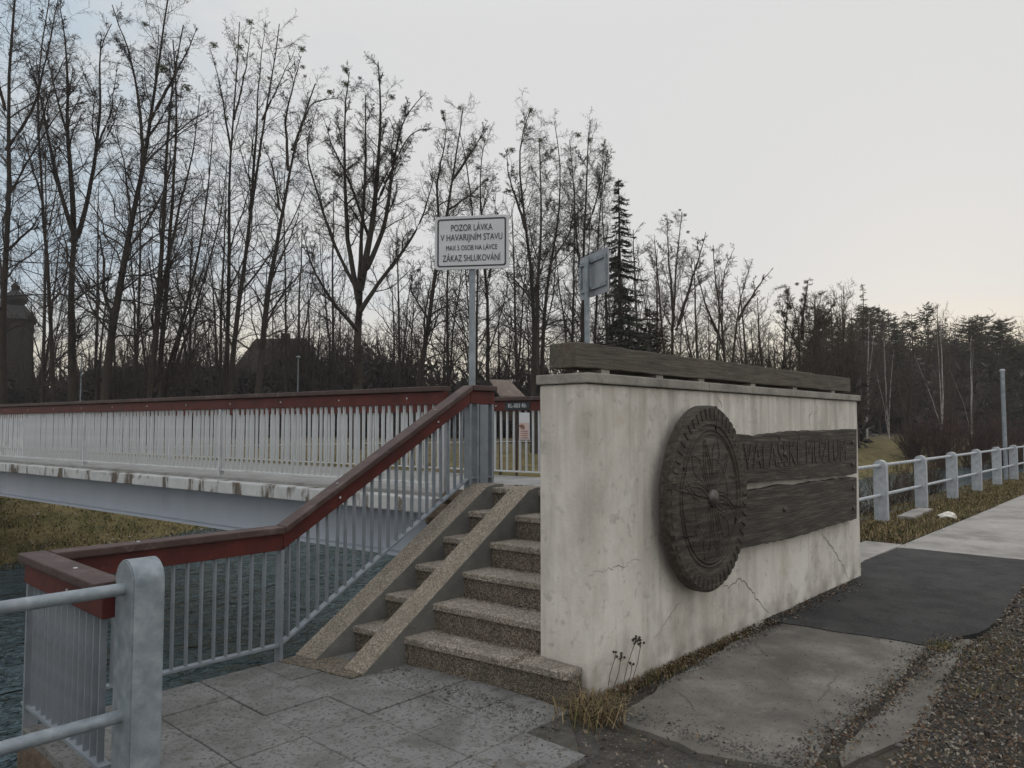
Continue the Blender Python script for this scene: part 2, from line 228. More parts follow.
# ------------------------------------------------------------------ object helpers
def tag(o, label=None, cat=None, group=None, kind=None):
    if label: o['label'] = label
    if cat: o['category'] = cat
    if group: o['group'] = group
    if kind: o['kind'] = kind
    return o
def thing(name, loc, label, cat, group=None):
    o = bpy.data.objects.new(name, None); o.empty_display_size = .2; o.location = loc; COL.objects.link(o)
    return tag(o, label, cat, group)
def wloc(o):
    v = Vector((0, 0, 0))
    while o is not None: v += Vector(o.location); o = o.parent
    return v
def link(name, me, parent=None, loc=(0, 0, 0)):
    o = bpy.data.objects.new(name, me); COL.objects.link(o); o.location = loc
    if parent: o.parent = parent
    return o
class MB:
    """collects shapes in world space; build() links them as ONE mesh object"""
    def __init__(s): s.v, s.f, s.m = [], [], []
    def add(s, vs, fs, mi=0):
        b = len(s.v); s.v += [tuple(p) for p in vs]; s.f += [[b + i for i in f] for f in fs]; s.m += [mi] * len(fs)
    def box(s, a, b, mi=0):
        (x0, y0, z0), (x1, y1, z1) = a, b
        s.add([(x0, y0, z0), (x1, y0, z0), (x1, y1, z0), (x0, y1, z0), (x0, y0, z1), (x1, y0, z1), (x1, y1, z1), (x0, y1, z1)],
              [(0, 3, 2, 1), (4, 5, 6, 7), (0, 1, 5, 4), (1, 2, 6, 5), (2, 3, 7, 6), (3, 0, 4, 7)], mi)
    def bar(s, p, q, w, h, mi=0, side=None, end_up=None):
        """bar from p to q, w wide sideways (horizontal), h tall (vertical)"""
        p, q = Vector(p), Vector(q); d = (q - p).normalized()
        sd_ = Vector(side) if side else Vector((-d.y, d.x, 0)).normalized(); uu = Vector((0, 0, 1)) if end_up is None else d.cross(sd_)
        if abs(d.z) > .99: uu = d.cross(sd_)
        vs = [c + sd_ * (w / 2 * a) + uu * (h / 2 * b) for c in (p, q) for a, b in ((-1, -1), (1, -1), (1, 1), (-1, 1))]
        s.add(vs, [(0, 3, 2, 1), (4, 5, 6, 7), (0, 1, 5, 4), (1, 2, 6, 5), (2, 3, 7, 6), (3, 0, 4, 7)], mi)
    def prism(s, poly, z0, z1, mi=0):
        n = len(poly); vs = [(x, y, z0) for x, y in poly] + [(x, y, z1) for x, y in poly]
        s.add(vs, [list(range(n))[::-1], [n + i for i in range(n)]] + [(i, (i + 1) % n, n + (i + 1) % n, n + i) for i in range(n)], mi)
    def extr(s, poly3, off, mi=0):
        n = len(poly3); off = Vector(off); vs = [Vector(p) for p in poly3] + [Vector(p) + off for p in poly3]
        s.add(vs, [list(range(n)), [n + i for i in range(n)][::-1]] + [(i, n + i, n + (i + 1) % n, (i + 1) % n) for i in range(n)], mi)
    def tube(s, pts, r, n=12, mi=0, cap=True):
        pts = [Vector(p) for p in pts]; rs = r if isinstance(r, (list, tuple)) else [r] * len(pts); vs, fs = [], []
        for i, p in enumerate(pts):
            t = (pts[min(i + 1, len(pts) - 1)] - pts[max(i - 1, 0)]).normalized()
            ref = Vector((0, 0, 1)) if abs(t.z) < .9 else Vector((1, 0, 0)); u = t.cross(ref).normalized(); w = t.cross(u)
            vs += [p + (u * math.cos(2 * math.pi * k / n) + w * math.sin(2 * math.pi * k / n)) * rs[i] for k in range(n)]
        for i in range(len(pts) - 1):
            fs += [(i * n + k, i * n + (k + 1) % n, (i + 1) * n + (k + 1) % n, (i + 1) * n + k) for k in range(n)]
        if cap: fs += [tuple(range(n))[::-1], tuple((len(pts) - 1) * n + k for k in range(n))]
        s.add(vs, fs, mi)
    def lathe(s, c, prof, n=20, axis='z', mi=0):
        c = Vector(c); vs, fs = [], []
        for r, h in prof:
            for k in range(n):
                a = 2 * math.pi * k / n; x, y = r * math.cos(a), r * math.sin(a)
                vs.append(c + (Vector((x, y, h)) if axis == 'z' else Vector((x, -h, y))))
        for i in range(len(prof) - 1):
            fs += [(i * n + k, i * n + (k + 1) % n, (i + 1) * n + (k + 1) % n, (i + 1) * n + k) for k in range(n)]
        fs += [tuple((len(prof) - 1) * n + k for k in range(n))]
        s.add(vs, fs, mi)
    def build(s, name, mats, parent=None, bevel=0, smooth=False, seg=2):
        me = bpy.data.meshes.new(name); o = wloc(parent) if parent else Vector((0, 0, 0))
        base = o
        if not parent and s.v:                                      # top-level single meshes: origin at the base centre
            A = np.array(s.v); base = Vector(((A[:, 0].min() + A[:, 0].max()) / 2, (A[:, 1].min() + A[:, 1].max()) / 2, A[:, 2].min()))
        me.from_pydata([tuple(Vector(p) - base) for p in s.v], [], s.f)
        mats = mats if isinstance(mats, (list, tuple)) else [mats]
        for m in mats: me.materials.append(m)
        me.polygons.foreach_set('material_index', s.m)
        bm = bmesh.new(); bm.from_mesh(me); bmesh.ops.recalc_face_normals(bm, faces=bm.faces)
        if bevel: bmesh.ops.bevel(bm, geom=[e for e in bm.edges if e.calc_face_angle(0) > .5], offset=bevel, segments=seg, affect='EDGES', profile=.6)
        bm.to_mesh(me); bm.free()
        if smooth:
            me.polygons.foreach_set('use_smooth', [True] * len(me.polygons)); me.set_sharp_from_angle(angle=R(40))
        return link(name, me, parent, (0, 0, 0) if parent else base)
def np_mesh(name, V, Q=None, T=None, mats=(), mi=None, smooth=False):
    me = bpy.data.meshes.new(name); V = np.asarray(V, np.float32).reshape(-1, 3)
    nq = 0 if Q is None else len(Q); nt = 0 if T is None else len(T)
    me.vertices.add(len(V)); me.vertices.foreach_set('co', V.ravel())
    loops = np.concatenate([np.asarray(x, np.int32).ravel() for x in (Q, T) if x is not None and len(x)])
    me.loops.add(len(loops)); me.loops.foreach_set('vertex_index', loops)
    me.polygons.add(nq + nt)
    me.polygons.foreach_set('loop_start', np.concatenate([np.arange(nq) * 4, nq * 4 + np.arange(nt) * 3]).astype(np.int32))
    for m in mats: me.materials.append(m)
    if mi is not None: me.polygons.foreach_set('material_index', np.asarray(mi, np.int32))
    if smooth: me.polygons.foreach_set('use_smooth', np.ones(nq + nt, bool))
    me.update(calc_edges=True); me.validate()
    return me
def text_mesh(body, size, sx=1, bold=.0):
    c = bpy.data.curves.new('lettering', 'FONT'); c.body = body; c.size = size; c.align_x = 'CENTER'; c.align_y = 'CENTER'; c.extrude = .0015; c.offset = bold
    o = bpy.data.objects.new('lettering_tmp', c); COL.objects.link(o); o.scale = (sx, 1, 1)
    dg = bpy.context.evaluated_depsgraph_get(); me = bpy.data.meshes.new_from_object(o.evaluated_get(dg))
    me.transform(Matrix.Diagonal((sx, 1, 1, 1))); bpy.data.objects.remove(o)
    return me
def place_text(name, body, size, mat_, parent, c, u, n, sx=1, bold=0):
    me = text_mesh(body, size, sx, bold); u = Vector(u).normalized(); n = Vector(n).normalized(); v = n.cross(u)
    me.transform(Matrix(((u.x, v.x, n.x, 0), (u.y, v.y, n.y, 0), (u.z, v.z, n.z, 0), (0, 0, 0, 1))))
    me.materials.clear(); me.materials.append(mat_)
    return link(name, me, parent, Vector(c) - wloc(parent))

# ------------------------------------------------------------------ terrain and river
WATER = -1.3
FX = [-300, -50, 4, 10, 20, 41, 80, 150, 300, 900]; FY = [17, 17, 17.5, 20, 19.5, 12.8, 10, 9, 9, 9]
def yfar(x): return np.interp(x, FX, FY)
def ynear(x): return np.interp(x, [9.0, 10.4], [3.42, 4.35])
def sst(t): t = np.clip(t, 0, 1); return t * t * (3 - 2 * t)
def ground_z(x, y):
    d = y - yfar(x); zf = np.where(d < 0, np.maximum(-2.2, -1.34 + d * .45), -1.34 + 1.34 * sst(d / 4.5) * .62 + 1.02 * sst((d - 2) / 11) + .0035 * np.maximum(d - 12, 0))
    e = y - ynear(x); zn = np.where(e < 0, -.035, -.035 - 2.2 * sst(e / np.where(x < 10, .12, 2.4)))
    return np.where(y < (ynear(x) + yfar(x)) / 2, np.maximum(zn, -2.2), zf)
gx = np.unique(np.concatenate([np.arange(-400, -20, 20), np.arange(-20, 60, .5), np.arange(60, 160, 4), np.arange(160, 470, 30)]))
gy = np.unique(np.concatenate([np.arange(-400, -10, 30), np.arange(-10, 3, 1), np.arange(3, 7, .12), np.arange(7, 40, .5), np.arange(40, 130, 4), np.arange(130, 470, 30)]))
GX, GY = np.meshgrid(gx, gy, indexing='ij'); GZ = ground_z(GX, GY)
GZ = GZ + np.where(GY > yfar(GX), rng.normal(0, .03, GZ.shape), 0)
nx, ny = GX.shape; idx = np.arange(nx * ny).reshape(nx, ny)
Q = np.stack([idx[:-1, :-1], idx[1:, :-1], idx[1:, 1:], idx[:-1, 1:]], -1).reshape(-1, 4)
cx = (GX[:-1, :-1] + GX[1:, 1:]) / 2; cy = (GY[:-1, :-1] + GY[1:, 1:]) / 2; dd = cy - yfar(cx)
mi = np.where(cy < ynear(cx), 0, np.where(dd < -.2, 3, np.where(dd < 9, 1, 2))).ravel()
me = np_mesh('ground', np.stack([GX, GY, GZ], -1).reshape(-1, 3), Q, None, [M['dirt'], M['bank_grass'], M['park_grass'], M['mud']], mi, True)
tag(link('ground', me), kind='structure')
me = np_mesh('river', [(-400, 3.2, WATER), (460, 3.2, WATER), (460, 30, WATER), (-400, 30, WATER)], [(0, 1, 2, 3)], None, [M['water']])
tag(link('river', me), kind='structure')
px_ = np.arange(-60, 140, 1.5); w0 = yfar(px_) + 13; pz = ground_z(px_, w0) + .05
V = np.concatenate([np.stack([px_, w0, pz], -1), np.stack([px_, w0 + 2.2, ground_z(px_, w0 + 2.2) + .05], -1)]); n = len(px_)
me = np_mesh('park_path', V, [(i, i + 1, n + i + 1, n + i) for i in range(n - 1)], None, [M['far_path']]); tag(link('park_path', me), kind='structure')

# near bank: platform, quay walls, paving, pads, path
b = MB(); b.box((1.20, 3.36, -2.4), (9.2, 4.64, -.045)); tag(b.build('stone_quay', M['stone'], bevel=.02), 'rough brown stone quay carrying the paved landing beside the river', 'quay wall')
b = MB(); b.box((-40, 3.30, -2.4), (1.19, 3.60, -.05)); tag(b.build('river_wall', M['stone'], bevel=.02), 'low stone river wall under the galvanised pipe railing', 'river wall')
b = MB(); k = .40
for i in range(-9, 5):
    for j in range(-6, 5):
        x0, y0 = 2.17 + k * i, 3.03 + k * j; x1, y1 = x0 + k, y0 + k
        x0, x1, y0, y1 = max(x0, 1.22) if y0 > 3.4 else x0, min(x1, 3.42 if y0 > 2.6 else 3.26), y0, min(y1, 4.63)
        if y0 >= 3.4 and x1 <= 1.25: continue
        if y1 > 3.42 and x0 < 1.22: y1 = min(y1, 3.42)
        if y1 <= y0 + .05 or x1 <= x0 + .05: continue
        if x0 > 3.0 and y0 < 2.4: continue
        if y0 < 1.6 - .22 * random.random() + max(0, (x0 - 1.5)) * .55: continue
        g = .002 + random.random() * .002; dz = random.uniform(-.004, .004)
        b.box((x0 + g, y0 + g, -.06), (x1 - g, y1 - g, .0 + dz))
b2 = MB(); b2.prism([(-1.5, 1.5), (2.2, 1.75), (3.0, 2.3), (3.3, 2.6), (3.4, 3.0), (3.28, 4.6), (1.23, 4.6), (1.23, 3.4), (-1.5, 3.29)], -.05, -.0085); tag(b2.build('joint_sand', M['joint']), kind='structure')
tag(b.build('paving', M['paver'], bevel=.004, seg=1), kind='structure')
def ragged(pts, amp, step=.12, seed=1):
    r = random.Random(seed); out = []
    for i in range(len(pts)):
        a, c = Vector(pts[i]), Vector(pts[(i + 1) % len(pts)]); m = max(1, int((c - a).length / step)); nrm = Vector((-(c - a).y, (c - a).x)).normalized()
        ph = [r.uniform(0, 6.28) for _ in range(3)]; L_ = (c - a).length
        for q in range(m): out.append(tuple(a.lerp(c, q / m) + nrm * amp * (.5 * math.sin(ph[0] + q / m * L_ * 4) + .3 * math.sin(ph[1] + q / m * L_ * 11) + r.uniform(-.25, .25))))
    return out
b = MB(); b.prism(ragged([(3.42, 2.40), (3.38, 1.86), (3.50, 1.40), (6.10, 1.47), (6.02, 2.52), (5.0, 2.56)], .03, .06, seed=3), -.05, -.004); tag(b.build('concrete_pad', M['concrete']), kind='structure')
b = MB(); b.prism(ragged([(5.97, 2.655), (6.06, 1.42), (7.0, 1.24), (8.6, 1.28), (10.62, 1.2), (10.62, 1.5), (10.56, 2.86), (9.35, 2.93), (8.38, 2.70)], .035, .06, seed=5), -.05, .004); tag(b.build('asphalt_patch', M['asphalt']), kind='structure')
b = MB()
for x0, x1 in ((10.64, 12.72), (12.75, 17.3), (17.33, 21.9), (21.93, 26.5), (26.53, 31.1), (31.13, 60)):
    b.box((x0, .9, -.06), (x1, 2.93 + random.uniform(-.03, .03), -.004 + random.uniform(-.004, .004)))
tag(b.build('footpath', M['slab'], bevel=.008, seg=1), kind='structure')
b = MB(); b.box((8.42, 2.95, -.05), (10.95, 3.42, -.008)); b.box((8.42, 2.74, -.05), (9.3, 2.945, -.006)); tag(b.build('concrete_strip', M['slab'], bevel=.006, seg=1), kind='structure')
b = MB(); b.prism(ragged([(3.7, 1.27), (4.4, 1.14), (5.6, 1.22), (6.5, 1.30), (6.4, 1.42), (5.6, 1.40), (4.5, 1.36), (3.8, 1.34)], .03, seed=8), -.05, -.014); tag(b.build('worn_strip', M['concrete']), kind='structure')

def ground_crack(pts, w, mat_=None):
    P = [on(x, y, 2, -.0022) for x, y in pts]; rr = random.Random(int(pts[0][0])); bb = MB(); fine = []
    for a, c in zip(P, P[1:]):
        for q in range(7): fine.append(a.lerp(c, q / 7) + Vector((rr.uniform(-.014, .014), rr.uniform(-.014, .014), 0)))
    n = len(fine); vs = []
    for i, p in enumerate(fine):
        t = (fine[min(i + 1, n - 1)] - fine[max(i - 1, 0)]).normalized(); ww = w * rr.uniform(.4, 1.3) * (.4 + .6 * math.sin(math.pi * (i + .5) / n)); vs += [p + Vector((-t.y, t.x, 0)) * ww, p - Vector((-t.y, t.x, 0)) * ww]
    bb.add(vs, [(2 * i, 2 * i + 1, 2 * i + 3, 2 * i + 2) for i in range(n - 1)]); return tag(bb.build('pavement_crack', M['crack']), kind='structure')
ground_crack([(842, 672), (833, 682), (826, 690), (821, 698), (818, 706)], .004)
ground_crack([(676, 690), (688, 700), (697, 713)], .004)
ground_crack([(740, 640), (760, 648), (772, 661)], .002)
# ------------------------------------------------------------------ monument wall
WY, WB, WX0, WX1 = 2.66, 3.03, 3.56, 8.36
wall = thing('concrete_wall', ((WX0 + WX1) / 2, 2.82, 0), 'off-white weathered concrete monument wall with cracked stained face at the foot of the bridge', 'wall')
b = MB(); b.box((WX0, WY, -.1), (WX1, WB, 1.842)); b.build('wall_body', M['plaster'], wall, bevel=.018, seg=3)
b = MB()
for x0, x1 in ((WX0 - .02, 5.02), (5.026, 6.62), (6.626, WX1 + .035)): b.box((x0, WY - .03, 1.8445), (x1, WB + .012, 1.905))
b.build('coping', M['coping'], wall, bevel=.008)
def crack(pts, w):
    P = [on(x, y, 1, WY - .0025) for x, y in pts]; rr = random.Random(len(pts) * 7 + int(pts[0][0])); fine = []
    for a, c in zip(P, P[1:]):
        m = max(2, int((c - a).length / .025))
        for q in range(m): fine.append(a.lerp(c, q / m) + Vector((rr.uniform(-.016, .016), 0, rr.uniform(-.016, .016))))
    fine.append(P[-1]); bb = MB(); n = len(fine); vs = []
    for i, p in enumerate(fine):
        t = (fine[min(i + 1, n - 1)] - fine[max(i - 1, 0)]).normalized(); s_ = Vector((-t.z, 0, t.x)); ww = w * (.35 + .65 * math.sin(math.pi * (i + .3) / (n + .2))) * rr.uniform(.5, 1.2)
        vs += [p + s_ * ww, p - s_ * ww]
    bb.add(vs, [(2 * i, 2 * i + 1, 2 * i + 3, 2 * i + 2) for i in range(n - 1)]); bb.build('crack', M['crack'], wall)
crack([(719, 584), (728, 587), (741, 579), (751, 590), (760, 603), (769, 613)], .0035)
crack([(820, 532), (833, 548), (843, 566), (849, 580)], .004)
crack([(811, 404), (812, 410), (809, 418)], .004)
crack([(718, 398), (722, 402), (722, 408)], .003)
crack([(589, 575), (612, 569), (640, 560)], .0018)
crack([(801, 538), (800, 552)], .0025)
crack([(655, 640), (668, 618), (682, 600)], .0014)

# carved disc, mounted clear of the wall
DC, DR, DY0, DT = Vector((4.795, 0, 1.085)), .645, 2.505, .09
disc = thing('carved_disc', (DC.x, 2.55, DC.z - DR), 'round dark carved wooden disc with notched rim and metal boss mounted on the concrete wall', 'carving')
b = MB(); b.lathe((DC.x, DY0 + DT, DC.z), [(.001, 0), (DR - .02, 0), (DR, .012), (DR, DT - .012), (DR - .015, DT), (DR * .80, DT), (DR * .785, DT - .009), (DR * .70, DT - .009), (DR * .69, DT - .004), (.001, DT - .004)], 96, 'y'); b.build('disc_body', M['old_wood'], disc, smooth=True)
b = MB(); NT = 52
for k in range(NT):
    a = 2 * math.pi * k / NT; c, s_ = math.cos(a), math.sin(a)
    def q(r, w, y): return Vector((DC.x + r * c - w * s_, y, DC.z + r * s_ + w * c))
    r0, r1, ww = DR * .84, DR * .972, DR * .98 * math.pi / NT * .66
    fy = DY0 - .008
    vs = [q(r0, -ww * .5, DY0 + .01), q(r0, ww * .5, DY0 + .01), q(r1, ww, DY0 + .01), q(r1, -ww, DY0 + .01), q(r0 + .012, -ww * .35, fy), q(r0 + .012, ww * .35, fy), q(r1, ww * .8, fy), q(r1, -ww * .8, fy)]
    b.add(vs, [(0, 1, 2, 3), (4, 7, 6, 5), (0, 4, 5, 1), (1, 5, 6, 2), (2, 6, 7, 3), (3, 7, 4, 0)])
b.build('notched_rim', M['old_wood'], disc)
def ring(bb, r, rad, c=(0, 0), a0=0, a1=2 * math.pi, n=64, y=DY0 + .004):
    bb.tube([(DC.x + c[0] + r * math.cos(a0 + (a1 - a0) * i / n), y, DC.z + c[1] + r * math.sin(a0 + (a1 - a0) * i / n)) for i in range(n + 1)], rad, 6)
b = MB(); ring(b, DR * .735, .010, y=DY0 + .010); ring(b, DR * .69, .006); ring(b, DR * .43, .004)
b.build('carved_ring', M['old_wood'], disc, smooth=True)
b = MB()
for k in range(6):                                                   # compass-drawn petals
    a = math.pi / 2 + k * math.pi / 3 + .26; rr_ = DR * .655
    for dr in (0, -.03):
        ring(b, rr_ + dr, .0045, (rr_ * math.cos(a), rr_ * math.sin(a)), a + math.pi - math.pi / 3, a + math.pi + math.pi / 3, 34, DY0 + .003)
for k in range(6):                                                   # tulips between the petals
    a = math.pi / 2 + (k + .5) * math.pi / 3 + .26
    for w in (-1, 1):
        b.tube([(DC.x + r_ * math.cos(a + w * t_), DY0 + .003, DC.z + r_ * math.sin(a + w * t_)) for r_, t_ in ((.15, .02), (.24, .16), (.33, .19), (.40, .06), (.43, .0))], .004, 5)
b.build('carved_rosette', M['old_wood'], disc, smooth=True)
b = MB()
for (u0, v0), (u1, v1), w in (((-.645, .10), (-.05, .0), .0022), ((.05, -.03), (.645, -.115), .0035), ((-.645, -.20), (-.36, -.235), .0025), ((.10, .64), (.09, .46), .0025)):
    bb = [Vector((DC.x + u0 + (u1 - u0) * i / 9, DY0 + .012, DC.z + v0 + (v1 - v0) * i / 9 + random.uniform(-.004, .004))) for i in range(10)]
    b = MB()
    for p, q_ in zip(bb, bb[1:]): b.bar(p, q_, .03, w)
    b.build('split', M['groove'], disc)
b = MB(); b.lathe((DC.x, DY0, DC.z), [(.062, -.004), (.062, .012), (.054, .026), (.037, .036), (.016, .041), (.002, .042)], 24, 'y'); b.build('boss', M['iron'], disc, smooth=True)
for e in (-.25, .25): b = MB(); b.tube([(DC.x + e, DY0 + DT - .005, DC.z), (DC.x + e, WY + .02, DC.z)], .035, 10); b.build('bracket', M['iron'], disc)

disc.scale = (.875, 1, 1)
# two carved planks
def plank(name, top, bot, label, seed):
    Yf = WY - .085; rr = random.Random(seed)
    P = []
    for chain in (top, bot):
        C3 = [on(x, y, 1, Yf) for x, y in chain]
        for a, c in zip(C3, C3[1:]):
            m = max(2, int((c - a).length / .07)); P += [a.lerp(c, q / m) + Vector((0, 0, rr.uniform(-.006, .006))) for q in range(m)]
        P.append(C3[-1])
    root = thing(name, (P[0].x + 1.5, WY - .04, min(p.z for p in P)), label, 'plank')
    bb = MB(); bb.extr(P, (0, .07, 0)); bb.build('board', M['old_wood'], root, bevel=.008)
    for x, y in ((784, 454), (852, 442), (852, 464)) if seed == 1 else ((784, 509), (853, 488), (853, 508)):
        c = on(x, y, 1, Yf); bb = MB(); bb.lathe((c.x, Yf, c.z), [(.022, -.004), (.022, .012), (.012, .018), (.001, .019)], 12, 'y'); bb.build('bolt', M['iron'], root, smooth=True)
    return root, Yf
p1, yf1 = plank('carved_plank', [(716, 437), (740, 434), (755, 436), (766, 434.5), (790, 431.5), (815, 430.5), (857, 429)], [(857, 474), (830, 476.5), (800, 479), (770, 481), (740, 483), (716, 483)], 'upper dark wooden plank with tall carved letters fixed beside the carved disc', 1)
p2, yf2 = plank('carved_plank', [(716, 496), (740, 493.5), (762, 489), (788, 484.5), (797, 484.8), (830, 480), (857, 477.5)], [(857, 519), (835, 525), (805, 535), (775, 542), (740, 549), (716, 551)], 'lower dark wooden plank without letters fixed beside the carved disc', 2)
ca, cb = on(744, 459, 1, yf1), on(846, 451, 1, yf1)
t = place_text('lettering', 'VALAŠSKÉ MUZEUM', .33, M['old_wood'], p1, ((ca.x + cb.x) / 2, yf1 - .006, 1.335), (1, 0, 0), (0, -1, 0), sx=.5)
t.dimensions if False else None
me = t.data; A = np.array([v.co[:] for v in me.vertices]); sxx = (cb.x - ca.x) / (A[:, 0].max() - A[:, 0].min())
for v in me.vertices: v.co.x *= sxx; v.co.z *= .92; v.co.y *= .45

# weathered beam on the coping
beam = thing('wooden_beam', (6.0, 2.85, 1.905), 'long grey weathered timber beam lying along the top of the concrete wall', 'beam')
b = MB(); N_ = 40; vs = []
rb = random.Random(4)
for i in range(N_ + 1):
    x = 3.565 + (8.43 - 3.565) * i / N_; dz = .002 * math.sin(i * .5)
    for y, z in ((2.745, 1.945), (2.955, 1.945), (2.955, 2.096), (2.745, 2.096)): vs.append((x, y + rb.uniform(-.003, .003), z + dz + rb.uniform(-.003, .003)))
b.add(vs, [(4 * i + k, 4 * i + (k + 1) % 4, 4 * i + 4 + (k + 1) % 4, 4 * i + 4 + k) for i in range(N_) for k in range(4)] + [(0, 3, 2, 1), (4 * N_, 4 * N_ + 1, 4 * N_ + 2, 4 * N_ + 3)])
b.build('timber', M['beam_wood'], beam, bevel=.008)
for x in (3.85, 4.5, 5.1, 6.0, 6.9, 7.9):
    b = MB(); b.box((x, 2.76, 1.905), (x + .09, 2.94, 1.946)); b.build('spacer', M['coping'], beam)

# ------------------------------------------------------------------ steps with wheel ramps (west flight seen, east flight mirrored behind the wall)
SK = -.096; DECK = .985; LAND = 1.06; RISE, TREAD, NS = LAND / 6, .283, 6
MIRX = 5.92
def flight(mir, label):
    fx = (lambda x: x) if not mir else (lambda x: 2 * MIRX - x)
    root = thing('stone_steps', (fx(3.9), 3.8, 0), label, 'steps', )
    for i in range(NS):
        def X(y, o=0): return 3.31 + TREAD * i + o + SK * (y - 3.0)
        y0, y1 = (2.70 if i == 0 else 2.985), 4.60; zt = RISE * (i + 1); back = 3.31 + TREAD * (i + 1) + .06
        if i == 0:
            ply = [(X(y0, .07), y0), (3.555, y0), (3.555, 2.982), (back, 2.982), (back + SK * 1.6, y1), (X(y1), y1)]
            body = [(X(y0, .09), y0 + .004), (3.553, y0 + .004), (3.553, 2.982), (back, 2.982), (back + SK * 1.6, y1), (X(y1, .02), y1)]
        else:
            ply = [(X(y0), y0), (back, y0), (back + SK * 1.6, y1), (X(y1), y1)]; body = [(X(y0, .02), y0), (back, y0), (back + SK * 1.6, y1), (X(y1, .02), y1)]
        ply = [(fx(x), y) for x, y in ply]; body = [(fx(x), y) for x, y in body]
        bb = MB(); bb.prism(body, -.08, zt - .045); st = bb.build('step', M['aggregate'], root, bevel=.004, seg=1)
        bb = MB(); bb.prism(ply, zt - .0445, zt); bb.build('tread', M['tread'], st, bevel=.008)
    sl = RISE / TREAD
    for y0, y1 in ((4.43, 4.645), (3.955, 4.15)):
        xs = 2.905 + .1 * (4.3 - (y0 + y1) / 2); xe = 4.60; bb = MB()
        prof = [(xs - .02, -.03), (xs - .02, .014), (xe - .085, LAND + .012), (xe, LAND + .028), (xe + .12, LAND + .026), (xe + .12, LAND - .2), (xs + .55, -.03)]
        n = len(prof); vs = [(fx(x + SK * (yy - (y0 + y1) / 2) * .9), yy, z) for yy in (y0, y1) for x, z in prof]
        bb.add(vs, [list(range(n)), [n + i for i in range(n)][::-1]] + [(i, n + i, n + (i + 1) % n, (i + 1) % n) for i in range(n)])
        ro = bb.build('wheel_ramp', [M['ramp'], M['ramp_side']], root, bevel=.006)
        for f in ro.data.polygons: f.material_index = 1 if abs(f.normal.y) > .8 else 0
    return root
flight(False, 'exposed aggregate concrete steps with two wheel ramps climbing beside the off-white wall to the bridge')
flight(True, 'second flight of aggregate steps with wheel ramps hidden behind the off-white wall')
b = MB(); b.bar((4.41, 3.72, RISE * 5 + .022), (4.58, 3.56, RISE * 5 + .085), .10, .05); tag(b.build('wooden_wedge', M['rubber'], bevel=.006), 'small dark wedge lying on the upper steps against the wall', 'wedge')
b = MB(); b.prism(ragged([(2.70, 4.62), (2.98, 4.62), (3.08, 3.97), (2.84, 3.97)], .012, seed=2), -.05, .0075); tag(b.build('aggregate_apron', M['aggregate']), kind='structure')

# ------------------------------------------------------------------ bridge
def bx(y, off): return 4.50 + off + SK * (y - 4.67)                  # off: distance across the deck
BEND = 34.0
bridge = thing('footbridge', (5.4, 5.0, 0), 'grey painted steel and concrete footbridge crossing the river behind the steps', 'bridge')
b = MB(); ys = [3.0, 4.62]
b.prism([(bx(4.952, 2.2), 4.952), (bx(BEND, 2.2), BEND), (bx(BEND, 0), BEND), (bx(4.952, 0), 4.952)], .84, DECK - .001); b.build('deck_slab', M['deck'], bridge)
b = MB(); b.prism([(5.03, 3.04), (6.84, 3.04), (6.70, 4.95), (4.87, 4.95), (4.87, 4.66)], .84, LAND - .002); b.build('landing_slab', M['deck'], bridge)
b = MB(); b.prism([(bx(4.9, -.16), 4.9), (bx(4.9, -.005), 4.9), (bx(BEND, -.005), BEND), (bx(BEND, -.16), BEND)], .82, DECK - .03); b.prism([(bx(4.9, 2.205), 4.9), (bx(4.9, 2.36), 4.9), (bx(BEND, 2.36), BEND), (bx(BEND, 2.205), BEND)], .82, DECK - .03)
b.build('edge_beam', M['fascia'], bridge, bevel=.012)
for off in (.05, 1.95):
    b = MB()
    def gp(o, z0, z1): b.prism([(bx(4.8, off + o), 4.8), (bx(4.8, off + o + (.02 if z1 - z0 > .1 else .2)), 4.8), (bx(BEND, off + o + (.02 if z1 - z0 > .1 else .2)), BEND), (bx(BEND, off + o), BEND)], z0, z1)
    gp(.09, .40, .818); gp(0, .37, .399)
    b.build('girder', M['girder'], bridge)
b = MB(); b.box((4.5, 3.4, -2.4), (7.3, 4.90, .835)); tag(b.build('abutment', M['stone'], bevel=.05, seg=2), 'brown stone bridge abutment under the top of the steps', 'abutment')
b = MB(); y_ = BEND - 4; b.box((bx(y_, -.4), y_, -2), (bx(y_, 2.6), BEND + .5, .365)); tag(b.build('abutment', M['stone'], bevel=.05), 'far stone bridge abutment on the grassy river bank', 'abutment')
rk = random.Random(9)
def rock(c, s, label):
    bm = bmesh.new(); bmesh.ops.create_icosphere(bm, subdivisions=2, radius=1)
    for v in bm.verts: v.co = Vector((v.co.x * s[0], v.co.y * s[1], v.co.z * s[2])) * rk.uniform(.82, 1.12)
    me = bpy.data.meshes.new('rock'); bm.to_mesh(me); bm.free(); me.materials.append(M['stone']); return tag(link('rock', me, None, c), label, 'rock')
rock((4.50, 4.79, .95), (.16, .11, .09), 'brown rock wedged under the railing end nearest the bridge deck')
rock((4.30, 4.77, .82), (.17, .10, .11), 'lower brown rock beside the top of the left wheel ramp')

